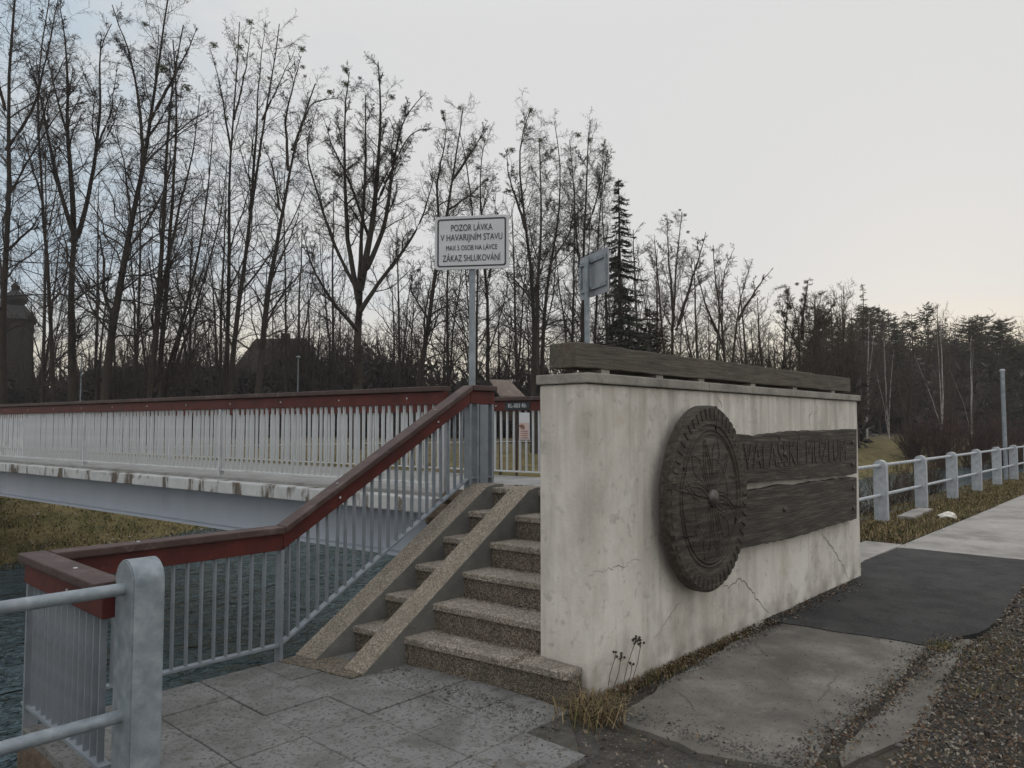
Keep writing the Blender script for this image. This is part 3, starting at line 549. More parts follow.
# ------------------------------------------------------------------ railings
BAL = {}
def baluster_mesh(ang, h, mat_):
    key = (round(ang, 3), round(h, 3), mat_.name)
    if key not in BAL:
        bb = MB(); bb.box((-.0055, -.0145, 0), (.0055, .0145, h)); me = bpy.data.meshes.new('baluster')
        me.from_pydata(bb.v, [], bb.f); me.transform(Matrix.Rotation(ang, 4, 'Z')); me.materials.append(mat_); BAL[key] = me
    return BAL[key]
def run(root, p, q, hgt, mat_, posts=(), spacing=.115, cap=100, pmin=None, first=.06, order=None):
    """one straight run: p, q = top of the handrail; hgt = handrail top to bottom bar"""
    p, q = Vector(p), Vector(q); d = q - p; hl = Vector((d.x, d.y, 0)).length; ang = math.atan2(d.y, d.x); up = Vector((0, 0, 1)); o = wloc(root)
    b = MB(); b.bar(p - up * .0225, q - up * .0225, .135, .045); hr = b.build('handrail', M['brown_paint'], root, bevel=.008)
    b = MB(); b.bar(p - up * .104, q - up * .104, .062, .112); rb_ = b.build('red_board', M['red_paint'], root, bevel=.004)
    b = MB(); b.bar(p - up * hgt, q - up * hgt, .055, .014); b.build('bottom_bar', mat_, root)
    n = int((hl - 2 * first) / spacing) + 1; me = baluster_mesh(ang, hgt - .1605 - .007, mat_); rest = MB()
    for i in range(n):
        t = (first + i * spacing) / hl
        if t > 1: break
        c = p + d * t - up * (hgt - .007)
        if i < cap:
            bl = link('baluster', me, root, c - o + d * (rk.uniform(-.004, .004) / hl)); bl.rotation_euler = (R(rk.uniform(-.5, .5)), R(rk.uniform(-.5, .5)), R(rk.uniform(-2, 2)))
        else:
            m_ = Matrix.Rotation(ang, 3, 'Z'); rest.add([m_ @ Vector(v.co) + c for v in me.vertices], [list(f.vertices) for f in me.polygons])
    if rest.v: tag(rest.build('baluster', mat_, root), kind='stuff')
    nm = 0
    dist = .45
    while dist < min(hl, 14):
        c = p + d * (dist / hl); s_ = Vector((d.y, -d.x, 0)).normalized(); bb = MB()
        for e in (-1, 1):
            bb = MB(); bb.box(c - up * .10 + s_ * (.031 * e) - Vector((.007, .007, .007)), c - up * .10 + s_ * (.031 * e) + Vector((.007, .007, .007))); bb.build('bolt', M['white_paint'], root)
        bb = MB(); bb.box(c - up * .001 - Vector((.008, .008, 0)), c + up * .004 + Vector((.008, .008, 0)))
        bb.build('bolt', M['white_paint'], root); dist += .95
    for t, lo in posts:
        c = p + d * t; b = MB(); s_ = d.copy(); s_.z = 0; s_.normalize(); w_ = Vector((-s_.y, s_.x, 0))
        b.add([c + s_ * (a * .012) + w_ * (e * .034) + up * (z - c.z) for z in (lo, c.z - .161) for a, e in ((-1, -1), (1, -1), (1, 1), (-1, 1))], [(0, 3, 2, 1), (4, 5, 6, 7), (0, 1, 5, 4), (1, 2, 6, 5), (2, 3, 7, 6), (3, 0, 4, 7)]); b.build('post', mat_, root)
RT, RYL = .905, 4.64
slope_dx = 4.50 - 2.715; TOPZ = 1.935
rail = thing('stair_railing', (2.7, RYL, 0), 'railing of slim grey bars with brown handrail and red board rising along the steps', 'railing')
run(rail, (1.258, 3.558, RT), (1.258, RYL + .066, RT), .80, M['grey_paint'], posts=((.94, -.1),), spacing=.088)
run(rail, (1.34, RYL, RT - .002), (2.722, RYL, RT - .002), .80, M['grey_paint'], posts=((1, -.1),), spacing=.086)
run(rail, (2.726, RYL, RT), (4.50, RYL, TOPZ), .80, M['grey_paint'], posts=((1, .9),), spacing=.078)
run(rail, (4.503, RYL, TOPZ), (4.80, RYL, TOPZ), .80, M['grey_paint'], posts=((.30, 1.0), (.92, 1.0)), spacing=.16, first=.1)
b = MB(); b.box((4.62, RYL - .03, 1.0), (4.72, RYL + .03, TOPZ - .165)); b.build('post', M['grey_paint'], rail)
rail2 = thing('stair_railing', (9.0, RYL, 0), 'railing of the hidden east steps behind the off-white wall', 'railing')
mx_ = lambda x: 2 * MIRX - x
run(rail2, (mx_(2.715), RYL, RT), (mx_(4.52), RYL, TOPZ), .80, M['grey_paint'], posts=((0, 0), (1, .9)), spacing=.105)
near = thing('bridge_railing', (4.4, 5.0, DECK), 'near side bridge railing of white flat bars under a dark red board', 'railing')
y0 = 4.90; hyp = math.hypot(1, SK)
run(near, (bx(y0, 0), y0, TOPZ), (bx(BEND, 0), BEND, TOPZ - .02), .865, M['white_paint'], posts=((0, 1.0), (.12, 1), (.24, 1), (.36, 1), (.48, 1), (.6, 1)), spacing=.092)
far = thing('bridge_railing', (6.5, 5.0, DECK), 'far side bridge railing of white flat bars carrying the black number plate', 'railing')
y1 = 4.72
run(far, (bx(y1, 2.06), y1, TOPZ - .02), (bx(BEND, 2.06), BEND, TOPZ - .04), .865, M['white_paint'], posts=((0, 1.0), (.06, 1), (.18, 1), (.3, 1), (.42, 1)), spacing=.092)

# number plate and small notice on the far railing
dB = Vector((SK, 1, 0)).normalized(); nB = Vector((-1, SK, 0)).normalized()
yp = 5.80; c = Vector((bx(yp, 2.06), yp, TOPZ - .125)) + nB * .032
np_ = thing('number_plate', c, 'black bridge number plate with pale lettering RL-003 on the far railing', 'plate')
b = MB(); b.bar(c - dB * .18, c + dB * .18, .01, .095, side=nB); b.build('plate', M['plate_black'], np_)
place_text('lettering', 'RL-003 Rh', .068, M['ink_white'], np_, c + nB * .008, -dB, nB, sx=.92, bold=.0005)
yp = 5.70; c = Vector((bx(yp, 2.06), yp, TOPZ - .36)) + nB * .034
nt = thing('notice', c, 'small white and pink paper notice tied to the bars of the far bridge railing', 'notice')
b = MB(); b.bar(c - dB * .075, c + dB * .075, .004, .31, side=nB); b.build('sheet', M['sign_white'], nt)
b = MB(); b.bar(c - dB * .068 - Vector((0, 0, .055)) + nB * .003, c + dB * .068 - Vector((0, 0, .055)) + nB * .003, .002, .19, side=nB); b.build('pink_print', M['pink'], nt)
b = MB()
for z in (-.06, -.085, -.11, -.135): b.bar(c - dB * .05 + Vector((0, 0, z)) + nB * .005, c + dB * .045 + Vector((0, 0, z)) + nB * .005, .002, .008, side=nB)
b.build('print_line', M['rust'], nt)
b = MB(); b.extr([c + dB * u + nB * .0065 + Vector((0, 0, v)) for u, v in ((.085, .01), (.02, .02), (-.01, -.005), (.0, -.045), (.045, -.02))], nB * .002); b.build('brown_mark', M['rust'], nt)

# ------------------------------------------------------------------ warning sign and the sign seen from behind
def rounded(w, h, r, n=5):
    o = []
    for sx, sy, a0 in ((1, 1, 0), (-1, 1, 90), (-1, -1, 180), (1, -1, 270)):
        for i in range(n + 1):
            a = R(a0 + 90 * i / n); o.append((sx * (w / 2 - r) + r * math.cos(a), sy * (h / 2 - r) + r * math.sin(a)))
    return o
Fs = 6.80
c0 = at(471.5, 242.3, Fs); pole_x = c0 + fw * .05
sign = thing('warning_sign', (c0.x + .05, c0.y + .05, DECK), 'white rectangular warning sign with black lettering on a steel post at the bridge end', 'sign')
u = (rt - Vector((fw.x, fw.y, 0)).normalized() * .15).normalized(); nS = Vector((u.y, -u.x, 0)); nS = nS if nS.dot(CAM - c0) > 0 else -nS
up = Vector((0, 0, 1)); nS.normalize()
W_, H_ = .69, .495
def sp(a, b_, e): return c0 + u * a + up * b_ + nS * e
b = MB(); b.extr([sp(x, y, 0) for x, y in rounded(W_, H_, .035)], nS * -.012); b.build('plate', M['sign_white'], sign, bevel=.002, seg=1)
b = MB(); A_, B_ = rounded(W_ - .05, H_ - .05, .022), rounded(W_ - .078, H_ - .078, .014); n = len(A_)
b.add([sp(x, y, .0022) for x, y in A_] + [sp(x, y, .0022) for x, y in B_], [(i, (i + 1) % n, n + (i + 1) % n, n + i) for i in range(n)]); b.build('border', M['ink'], sign)
for txt, v, sz, wd in (('POZOR LÁVKA', .135, .085, .385), ('V HAVARIJNÍM STAVU', .046, .085, .575), ('MAX 5 OSOB NA LÁVCE', -.050, .065, .475), ('ZÁKAZ SHLUKOVÁNÍ', -.146, .085, .535)):
    me = text_mesh(txt, sz); A = np.array([q.co[:] for q in me.vertices]); w0_ = A[:, 0].max() - A[:, 0].min(); bpy.data.meshes.remove(me)
    place_text('lettering', txt, sz, M['ink'], sign, sp(0, v, .0035), u, nS, sx=wd / w0_, bold=-.0004)
pb = c0 - nS * .045
b = MB(); b.tube([(pb.x, pb.y, DECK), (pb.x, pb.y, c0.z + .20)], .030, 16); b.build('post', M['galv'], sign, smooth=True)
for z in (-.15, .15):
    b = MB(); b.tube([Vector((pb.x, pb.y, c0.z + z - .015)), Vector((pb.x, pb.y, c0.z + z + .015))], .036, 14); b.bar(c0 + up * z - nS * .012 - u * .05, c0 + up * z - nS * .012 + u * .05, .02, .03); b.build('clamp', M['galv'], sign)

c2 = at(593.5, 274.5, 8.1)
s2 = thing('sign_from_behind', (c2.x, c2.y, DECK), 'blue-grey sign plate seen from behind on a thin post beyond the wall', 'sign')
vd = Vector((fw.x, fw.y, 0)).normalized(); aa = R(21); u2 = (-vd * math.cos(aa) + rt * math.sin(aa) * 1.0).normalized()   # towards the viewer and to the right
n2 = Vector((u2.y, -u2.x, 0)); n2 = n2 if n2.dot(rt) < 0 else -n2                       # back of the plate: away from its face
def sp2(a, b_, e): return c2 + u2 * a + up * b_ + n2 * e
b = MB(); b.extr([sp2(x, y, 0) for x, y in rounded(.665, .475, .035)], n2 * -.012); b.build('plate', M['sign_back'], s2)
b = MB()
for v in (.15, -.15): b.bar(sp2(-.30, v, .012), sp2(.30, v, .012), .022, .035, side=n2)
for a in (-.29, .29): b.bar(sp2(a, -.13, .010), sp2(a, .13, .010), .02, .03, side=n2)
b.build('stiffener', M['galv'], s2)
pc = sp2(-.05, 0, .055)
b = MB(); b.tube([(pc.x, pc.y, DECK), (pc.x, pc.y, c2.z + .2)], .030, 16); b.build('post', M['galv'], s2, smooth=True)

# ------------------------------------------------------------------ pipe railings with round-topped posts
def post_mesh(wx, wy, h):
    bb = MB(); r = wy / 2; pr = [(-r, -.3), (r, -.3)] + [(r * math.cos(a), h - r + r * math.sin(a)) for a in [math.pi * i / 16 for i in range(17)]]
    bb.extr([Vector((-wx / 2, y, z)) for y, z in pr], (wx, 0, 0)); me = bpy.data.meshes.new('post'); me.from_pydata([tuple(v) for v in bb.v], [], bb.f)
    bm = bmesh.new(); bm.from_mesh(me); bmesh.ops.recalc_face_normals(bm, faces=bm.faces); bmesh.ops.bevel(bm, geom=[e for e in bm.edges if e.calc_face_angle(0) > .6], offset=.006, segments=2, affect='EDGES'); bm.to_mesh(me); bm.free()
    me.polygons.foreach_set('use_smooth', [True] * len(me.polygons)); me.set_sharp_from_angle(angle=R(35)); return me
def pipe_rail(label, xs, y, x0, x1, zs, m_, h=1.0):
    root = thing('pipe_railing', (xs[0], y, 0), label, 'railing'); me = post_mesh(.135, .20, h); me.materials.append(m_)
    for x in xs: link('post', me, root, (x - xs[0], 0, 0))
    for z in zs:
        b = MB(); cuts = [x0] + [x for x in xs if x0 < x < x1] + [x1]
        b.tube([(x0, y, z), (x1, y, z)], .0275, 16); b.build('pipe', m_, root, smooth=True)
    return root
pipe_rail('galvanised pipe railing with round-topped post close by at the left edge', [1.345, -1.2, -3.7, -6.2], 3.455, -9, 1.345, (.885, .345), M['galv'], 1.01)
pipe_rail('pale pipe railing with a row of round-topped grey posts along the footpath', [10.9 + 2.45 * i for i in range(16)], 3.90, 10.9, 47.5, (.91, .42), M['galv_old'])
pole = thing('metal_pole', (25.2, 4.03, 0), 'tall plain blue-grey metal pole standing by the pipe railing', 'pole')
b = MB(); b.tube([(25.2, 4.03, -.1), (25.2, 4.03, 3.12)], .055, 16); b.build('shaft', M['galv'], pole, smooth=True)
b = MB(); b.lathe((25.2, 4.03, 3.12), [(.07, -.02), (.07, .03), (.04, .05), (.001, .055)], 16); b.build('cap', M['galv_old'], pole, smooth=True)
c = on(948, 518, 2, 0)
bm = bmesh.new(); bmesh.ops.create_icosphere(bm, subdivisions=2, radius=1)
for v in bm.verts: v.co = Vector((v.co.x * .10, v.co.y * .15, max(v.co.z, -.6) * .07)) * rk.uniform(.75, 1.2)
me = bpy.data.meshes.new('litter'); bm.to_mesh(me); bm.free(); me.materials.append(M['litter_white']); tag(link('litter', me, None, (c.x, c.y, .035)), 'crumpled white litter lying on the grass edge of the footpath', 'litter')
b = MB(); b.prism(ragged([(13.8, 3.55), (15.4, 3.62), (15.4, 3.86), (13.8, 3.80)], .03, seed=12), -.04, .05); tag(b.build('stone_slab', M['slab'], bevel=.01), 'flat pale stone slab in the grass between the railing posts', 'slab')

# ------------------------------------------------------------------ vegetation machinery (numpy)
def norm(a): return a / np.maximum(np.linalg.norm(a, axis=-1, keepdims=True), 1e-9)
def tubes(P, Rd, sides):
    N, n, _ = P.shape; T = norm(np.gradient(P, axis=1)); ref = np.where(np.abs(T[..., 2:3]) > .9, np.array([1., 0, 0]), np.array([0, 0, 1.]))
    U = norm(np.cross(T, ref)); W = np.cross(T, U); a = 2 * np.pi * np.arange(sides) / sides
    V = P[:, :, None, :] + Rd[:, :, None, None] * (np.cos(a)[None, None, :, None] * U[:, :, None, :] + np.sin(a)[None, None, :, None] * W[:, :, None, :])
    ids = np.arange(N * n * sides).reshape(N, n, sides); nx_ = np.roll(ids, -1, axis=2)
    Q_ = np.stack([ids[:, :-1], nx_[:, :-1], nx_[:, 1:], ids[:, 1:]], -1).reshape(-1, 4)
    return V.reshape(-1, 3), Q_
def join(parts):
    Vs, Qs, o = [], [], 0
    for V, Q_ in parts: Vs.append(V); Qs.append(Q_ + o); o += len(V)
    return np.concatenate(Vs), np.concatenate(Qs)
def sprout(P, Rd, k, t0, t1, lr, ang, npts, up_, wig, rr, rmin, g, lmax=1e9, shrink=.55):
    N, n, _ = P.shape; pi_ = np.repeat(np.arange(N), k); m = len(pi_)
    t = t0 + (t1 - t0) * ((np.tile(np.arange(k), N) + g.random(m)) / k); f = t * (n - 1); i = np.clip(f.astype(int), 0, n - 2); w = (f - i)[:, None]
    p = P[pi_, i] * (1 - w) + P[pi_, i + 1] * w; T = norm(P[pi_, i + 1] - P[pi_, i]); r0 = (Rd[pi_, i] * (1 - w[:, 0]) + Rd[pi_, i + 1] * w[:, 0])
    L = np.linalg.norm(np.diff(P, axis=1), axis=2).sum(1)[pi_]; ln = np.minimum(L * lr * (1 - shrink * t) * g.uniform(.55, 1.25, m), lmax)
    q_ = norm(np.cross(T, g.normal(size=(m, 3)))); a = ang * g.uniform(.65, 1.3, m)[:, None]; d = norm(np.cos(a) * T + np.sin(a) * q_)
    out = np.empty((m, npts, 3)); out[:, 0] = p; cur = p
    for s_ in range(1, npts):
        d = d + g.normal(size=(m, 3)) * wig; d[:, 2] += up_; d = norm(d); cur = cur + d * (ln / (npts - 1))[:, None]; out[:, s_] = cur
    rb_ = np.maximum(np.minimum(r0 * rr, ln * .02 + .004), rmin); Rr = rb_[:, None] * np.linspace(1, .35, npts)[None]
    return out, np.maximum(Rr, rmin * .6)
def stem_curve(pts, depth, g, wp0, wp1, n=14, lean=0.0):
    X = np.array([p[0] for p in pts], float); Y = np.array([p[1] for p in pts], float); t = np.r_[0, np.cumsum(np.hypot(np.diff(X), np.diff(Y)))]; t /= t[-1]
    tt = np.linspace(0, 1, n); k = np.array([.25, .5, .25])
    def sm(v):
        v = np.interp(tt, t, v)
        for _ in range(2): v[1:-1] = np.convolve(v, k, 'valid')
        return v
    X, Y = sm(X), sm(Y); wob = np.cumsum(g.normal(0, .9, n)) * .5 * min(1, depth / 40); wob -= wob[0]; X = X + wob
    dep = depth + lean * tt * 4 + np.cumsum(g.normal(0, .12, n))
    P = np.array([tuple(at(x, y, d_)) for x, y, d_ in zip(X, Y, dep)]); Rr = (wp1 * .55 + (wp0 - wp1 * .55) * (1 - tt) ** 1.15) * depth / F_PX / 2 * .84
    return P, Rr
def base_y(x, depth):
    p = at(x, 424, depth); z = float(ground_z(np.array(p.x), np.array(p.y))); return 424 + (CAM_H - z) * F_PX / depth + 1, z
MIST = []
for s_ in range(2):
    g = np.random.default_rng(50 + s_); N = 190; d = norm(g.normal(size=(N, 3))) * (g.random((N, 1)) ** .55) * np.array([1, .9, .85]); a = norm(g.normal(size=(N, 3))); c_ = norm(np.cross(a, g.normal(size=(N, 3)))); sz = .17
    V = np.stack([d - a * sz - c_ * .05, d + a * sz - c_ * .03, d + a * sz * 1.2 + c_ * .05, d - a * sz * .6 + c_ * .06], 1).reshape(-1, 3)
    MIST.append(np_mesh('mistletoe', V, np.arange(N * 4).reshape(-1, 4), None, [M['mistletoe']]))
def bare_tree(name, stems, depth, label, seed, dens=1.0, mistle=(), bark='bark', twig='twig', cat='tree', fine=1.0, group=None, extra_up=.10):
    g = np.random.default_rng(seed); S_, big, mid, fineP = [], [], [], []
    x0 = stems[0][0][0][0]; by, bz = base_y(x0, depth); bp = at(x0, by, depth)
    root = thing(name, bp, label, cat, group)
    for si, (pts, w0, w1) in enumerate(stems):
        pts = list(pts)
        if pts[0][1] > 380: pts = [(pts[0][0] + (pts[0][0] - pts[1][0]) * .3, by)] + pts
        P, Rr = stem_curve(pts, depth + (0 if si == 0 else g.normal(0, .25)), g, w0, w1, 16, g.normal(0, .35)); S_.append((P, Rr))
        if pts[0][1] > 395: Rr[0] *= 1.35
    P = np.stack([s[0] for s in S_]); Rr = np.stack([s[1] for s in S_])
    o = np.array(bp)
    V, Q_ = tubes(P, Rr, 8); link('trunk', np_mesh('trunk', V - o, Q_, None, [M[bark]], None, True), root)
    wide = g.uniform(.85, 1.25); upk = g.uniform(.5, 1.1)
    A0, R0 = sprout(P, Rr, 4, .25, .92, .40, .52 * wide, 10, .055 * upk, .11, .50, .014, g, 7.5, .88)
    parts = []; L = np.linalg.norm(np.diff(P, axis=1), axis=2).sum(1)
    for j in range(len(P)):
        k = max(8, int(L[j] * 2.2 * dens)); t0 = .22 if L[j] > 9 else .10
        parts.append(sprout(P[j:j + 1], Rr[j:j + 1], k, t0, .995, .26, .92 * wide, 8, .045 * upk, .19, .30, .0105, g, 5.2, .72))
    parts.append(sprout(A0, R0, max(6, int(11 * dens)), .12, .995, .38, .78 * wide, 8, .035 * upk, .19, .40, .0095, g, 3.4, .6))
    A1 = np.concatenate([p[0] for p in parts]); R1 = np.concatenate([p[1] for p in parts])
    A2, R2 = sprout(A1, R1, max(5, int(9 * dens)), .06, .99, .48, .85, 6, .015, .24, .5, .0070, g, 2.3)
    A3, R3 = sprout(A2, R2, max(4, int(7 * fine)), .06, 1, .62, .9, 4, -.03, .30, .75, .0062, g, 1.2)
    parts = [tubes(A0, R0, 6)]
    V, Q_ = join(parts + [tubes(A1, R1, 5), tubes(A2, R2, 3), tubes(A3, R3, 3)])
    link('crown', np_mesh('crown', V - o, Q_, None, [M[twig]]), root)
    for q, (mx0, my0, mr) in enumerate(mistle):
        w = link('mistletoe', MIST[q % 2], root, at(mx0, my0, depth + g.normal(0, .4)) - bp); r_ = mr * 1.05 * depth / F_PX; w.scale = (r_, r_, r_ * .9)
    return root

G_ROW = 'tall bare trees along the far bank'
bare_tree('bare_tree', [([(3, 400), (2, 300), (8, 180), (5, 90), (14, 0), (18, -60)], 9, 3), ([(3, 255), (30, 228), (50, 200)], 4, 1), ([(6, 150), (32, 112), (50, 50), (60, -10)], 4, 1.5), ([(5, 110), (-12, 50), (-20, -20)], 4, 2), ([(6, 200), (34, 150), (60, 110), (86, 70)], 3, 1)], 36, 'bare tree cut by the left edge of the view beside the onion-domed tower', 101, 1.0)
bare_tree('bare_tree', [([(54, 402), (50, 300), (42, 200), (36, 130), (38, 60), (52, -20)], 6, 2), ([(42, 200), (28, 150), (18, 100)], 3, 1), ([(38, 140), (52, 90), (70, 50)], 3, 1)], 41, 'slim dark bare tree between the left edge tree and the thick forked tree', 102, .9)
bare_tree('bare_tree', [([(73, 402), (74, 300), (76, 236)], 13, 10), ([(76, 240), (62, 200), (52, 160), (44, 110), (28, 60)], 6, 2), ([(75, 242), (70, 180), (66, 130), (66, 60), (58, 8)], 7, 2), ([(77, 238), (88, 200), (96, 150), (101, 110), (96, 50), (110, 24)], 6, 2), ([(96, 150), (112, 110), (118, 64)], 3, 1), ([(66, 130), (54, 80), (46, 40)], 3, 1), ([(75, 300), (95, 285), (120, 270)], 3, 1)], 38, 'thick straight bare tree forking into three great limbs', 103, 1.1)
bare_tree('bare_tree', [([(104, 403), (112, 330), (122, 270), (131, 220), (143, 170), (150, 120), (158, 60), (168, -10)], 12, 3), ([(143, 170), (140, 110), (130, 50), (112, 5)], 5, 2), ([(150, 120), (172, 80), (196, 28)], 5, 1.5), ([(131, 220), (124, 160), (112, 110)], 3, 1), ([(146, 140), (165, 110), (184, 66)], 3, 1)], 37, 'bare tree with trunk leaning right and mistletoe high in its crown', 104, 1.0, [(163, 68, 7), (187, 88, 6), (145, 24, 3.5)])
bare_tree('bare_tree', [([(148, 400), (156, 330), (160, 240), (164, 160), (168, 90), (182, 25)], 9, 2.5), ([(158, 402), (163, 330), (170, 240), (174, 170), (178, 110), (174, 40)], 8, 2.5), ([(160, 395), (172, 350), (188, 290), (200, 230), (208, 170), (212, 110)], 6, 1.5), ([(165, 398), (185, 340), (205, 280), (222, 220), (228, 160)], 5, 1.5), ([(150, 395), (142, 330), (126, 270)], 5, 1.5), ([(168, 400), (195, 345), (228, 305)], 4, 1.5), ([(160, 300), (178, 220), (194, 150), (200, 95)], 5, 1.5), ([(163, 398), (178, 335), (206, 255), (214, 205)], 4, 1.2)], 38, 'many-stemmed bare tree fanning out from one stool', 105, .75, [(172, 118, 4)])
bare_tree('bare_tree', [([(225, 395), (228, 330), (229, 240), (230, 180), (234, 120), (238, 60), (240, 22)], 7, 2), ([(231, 150), (222, 90), (213, 48)], 3, 1), ([(234, 120), (246, 70), (251, 26)], 3, 1)], 40, 'slender upright bare tree topped with mistletoe balls left of the roof', 106, .75, [(214, 45, 4.5), (240, 47, 4.5), (250, 22, 4), (236, 80, 2.5), (226, 118, 3.5)])
bare_tree('bare_tree', [([(229, 397), (236, 320), (246, 250), (254, 180), (262, 120), (275, 70), (279, 24)], 8, 2), ([(250, 210), (256, 130), (258, 60), (262, 30)], 4, 1.2), ([(262, 120), (280, 85), (296, 50)], 3, 1)], 39, 'tall bare tree crossing its slender neighbour at the base left of the roof', 107, .75, [(269, 78, 2.6), (281, 40, 2.5)])
bare_tree('bare_tree', [([(257, 398), (264, 320), (274, 250), (285, 190), (292, 150), (300, 110), (312, 84)], 10, 3), ([(292, 150), (312, 102), (342, 97)], 4, 1.2), ([(288, 170), (286, 110), (302, 56)], 4, 1.5), ([(280, 210), (272, 160), (260, 140)], 3, 1)], 38, 'bare tree leaning right over the dark roof with mistletoe at its tip', 108, .85, [(302, 49, 4.5), (303, 67, 3), (305, 76, 2), (330, 92, 3)])
bare_tree('bare_tree', [([(286, 395), (286, 300), (284, 200), (288, 150)], 4, 1.5)], 47, 'thin pole-like bare tree standing in front of the dark roof', 109, .5)
bare_tree('bare_tree', [([(357, 395), (357, 330), (360, 286)], 15, 12), ([(360, 290), (372, 220), (378, 150), (380, 90), (377, 62)], 9, 2), ([(358, 300), (348, 240), (346, 170), (345, 110), (350, 72)], 7, 2), ([(358, 292), (338, 255), (322, 205), (306, 150), (318, 110)], 5, 1.5), ([(361, 280), (385, 230), (395, 170), (402, 120), (428, 92)], 7, 1.5), ([(360, 312), (380, 280), (402, 255), (425, 215), (437, 170)], 6, 1.5), ([(359, 285), (365, 200), (367, 130), (366, 95)], 6, 2), ([(357, 330), (332, 300), (310, 262), (304, 230)], 5, 1.5), ([(370, 240), (354, 190), (334, 150), (324, 118)], 4, 1.2), ([(378, 200), (398, 150), (414, 130), (432, 128)], 4, 1.2)], 36, 'broad dark bare tree with the stoutest trunk and wide crown left of the warning sign', 110, 1.15, [(346, 84, 5), (346, 70, 4), (360, 78, 2.5), (339, 128, 3), (392, 97, 4), (330, 92, 3.5), (394, 156, 3)])
bare_tree('bare_tree', [([(417, 395), (425, 340), (434, 270), (446, 220), (455, 160), (463, 108)], 8, 2), ([(440, 240), (437, 180), (449, 130), (444, 112)], 4, 1.2), ([(452, 180), (474, 150), (488, 120)], 4, 1.2), ([(428, 320), (408, 290), (420, 260)], 3, 1), ([(448, 210), (470, 195), (490, 175)], 3, 1)], 42, 'bare tree curving right behind the warning sign', 111, 1.05, [(443, 112, 3), (460, 108, 3), (470, 150, 3), (484, 140, 3)])
bare_tree('bare_tree', [([(470, 390), (472, 320), (474, 240), (470, 180), (461, 132)], 5, 1.5), ([(488, 392), (487, 300), (483, 230), (478, 170), (486, 140)], 6, 1.5), ([(486, 290), (496, 230), (497, 190)], 3, 1)], 45, 'pair of bare stems hidden partly by the warning sign post', 112, 1.0, [(478, 168, 3)])
bare_tree('bare_tree', [([(534, 392), (533, 330), (528, 250), (520, 190), (514, 140), (531, 108)], 8, 2), ([(541, 392), (543, 330), (548, 270), (560, 220), (563, 160), (555, 122)], 7, 1.5), ([(538, 380), (537, 290), (540, 210), (537, 138)], 6, 2), ([(532, 300), (516, 280), (500, 268)], 3, 1), ([(526, 230), (510, 180), (508, 150)], 4, 1), ([(548, 270), (570, 235), (576, 200)], 3, 1)], 38, 'dense twin-trunked bare tree right of the warning sign', 113, 1.15, [(531, 110, 3), (512, 150, 4), (540, 140, 3), (527, 135, 2.5)])
bare_tree('bare_tree', [([(582, 392), (582, 320), (584, 240), (586, 180), (590, 132)], 7, 2), ([(592, 392), (596, 300), (598, 220), (606, 150)], 5, 1.5), ([(584, 300), (575, 230), (568, 140)], 4, 1.5), ([(586, 230), (600, 190), (604, 140)], 3, 1)], 40, 'upright narrow bare tree behind the sign seen from behind', 114, 1.2, [(578, 135, 4), (590, 140, 4), (603, 145, 2.5), (570, 160, 3)])
bare_tree('bare_tree', [([(672, 395), (673, 330), (678, 270), (685, 212)], 6, 1.5), ([(668, 395), (660, 320), (654, 240)], 5, 1.5), ([(676, 330), (692, 280), (706, 232)], 5, 1.2), ([(674, 320), (668, 260), (666, 214)], 4, 1)], 45, 'rounded bare tree right of the spruce dotted with mistletoe', 115, 1.0, [(685, 215, 2.4), (688, 232, 2.2), (666, 219, 1.8), (703, 240, 2.2), (672, 222, 2), (680, 210, 1.8)], 'bark_warm', 'twig_warm')
bare_tree('bare_tree', [([(726, 395), (724, 340), (716, 290), (713, 245)], 6, 1.5), ([(730, 395), (736, 340), (742, 290), (752, 262)], 6, 1.2), ([(724, 350), (708, 310), (698, 266)], 4, 1), ([(738, 320), (755, 290), (772, 268)], 4, 1), ([(722, 320), (726, 270), (738, 248)], 3, 1)], 46, 'low forked bare tree with a yellow mistletoe ball over the wall coping', 116, .85, [(718, 262, 4.5), (713, 250, 2.4)], 'bark_warm', 'twig_warm')
bare_tree('bare_tree', [([(800, 395), (800, 340), (793, 300), (784, 284)], 5, .8), ([(806, 395), (812, 330), (820, 290)], 4, .8), ([(800, 352), (784, 322), (776, 296)], 3, .7), ([(808, 345), (828, 315), (838, 298)], 3, .7), ([(802, 340), (804, 300), (806, 280)], 5, 1.2)], 50, 'broad bare tree thick with mistletoe above the middle of the wall', 117, 1.6, [(786, 292, 3), (797, 284, 2.6), (806, 282, 3), (820, 294, 2.4), (790, 307, 3.4), (812, 308, 3), (828, 303, 2.6), (802, 300, 3.4), (778, 312, 2.4), (830, 318, 3), (796, 322, 3.6), (816, 326, 3), (784, 330, 2.6)], 'bark_warm', 'twig_warm')

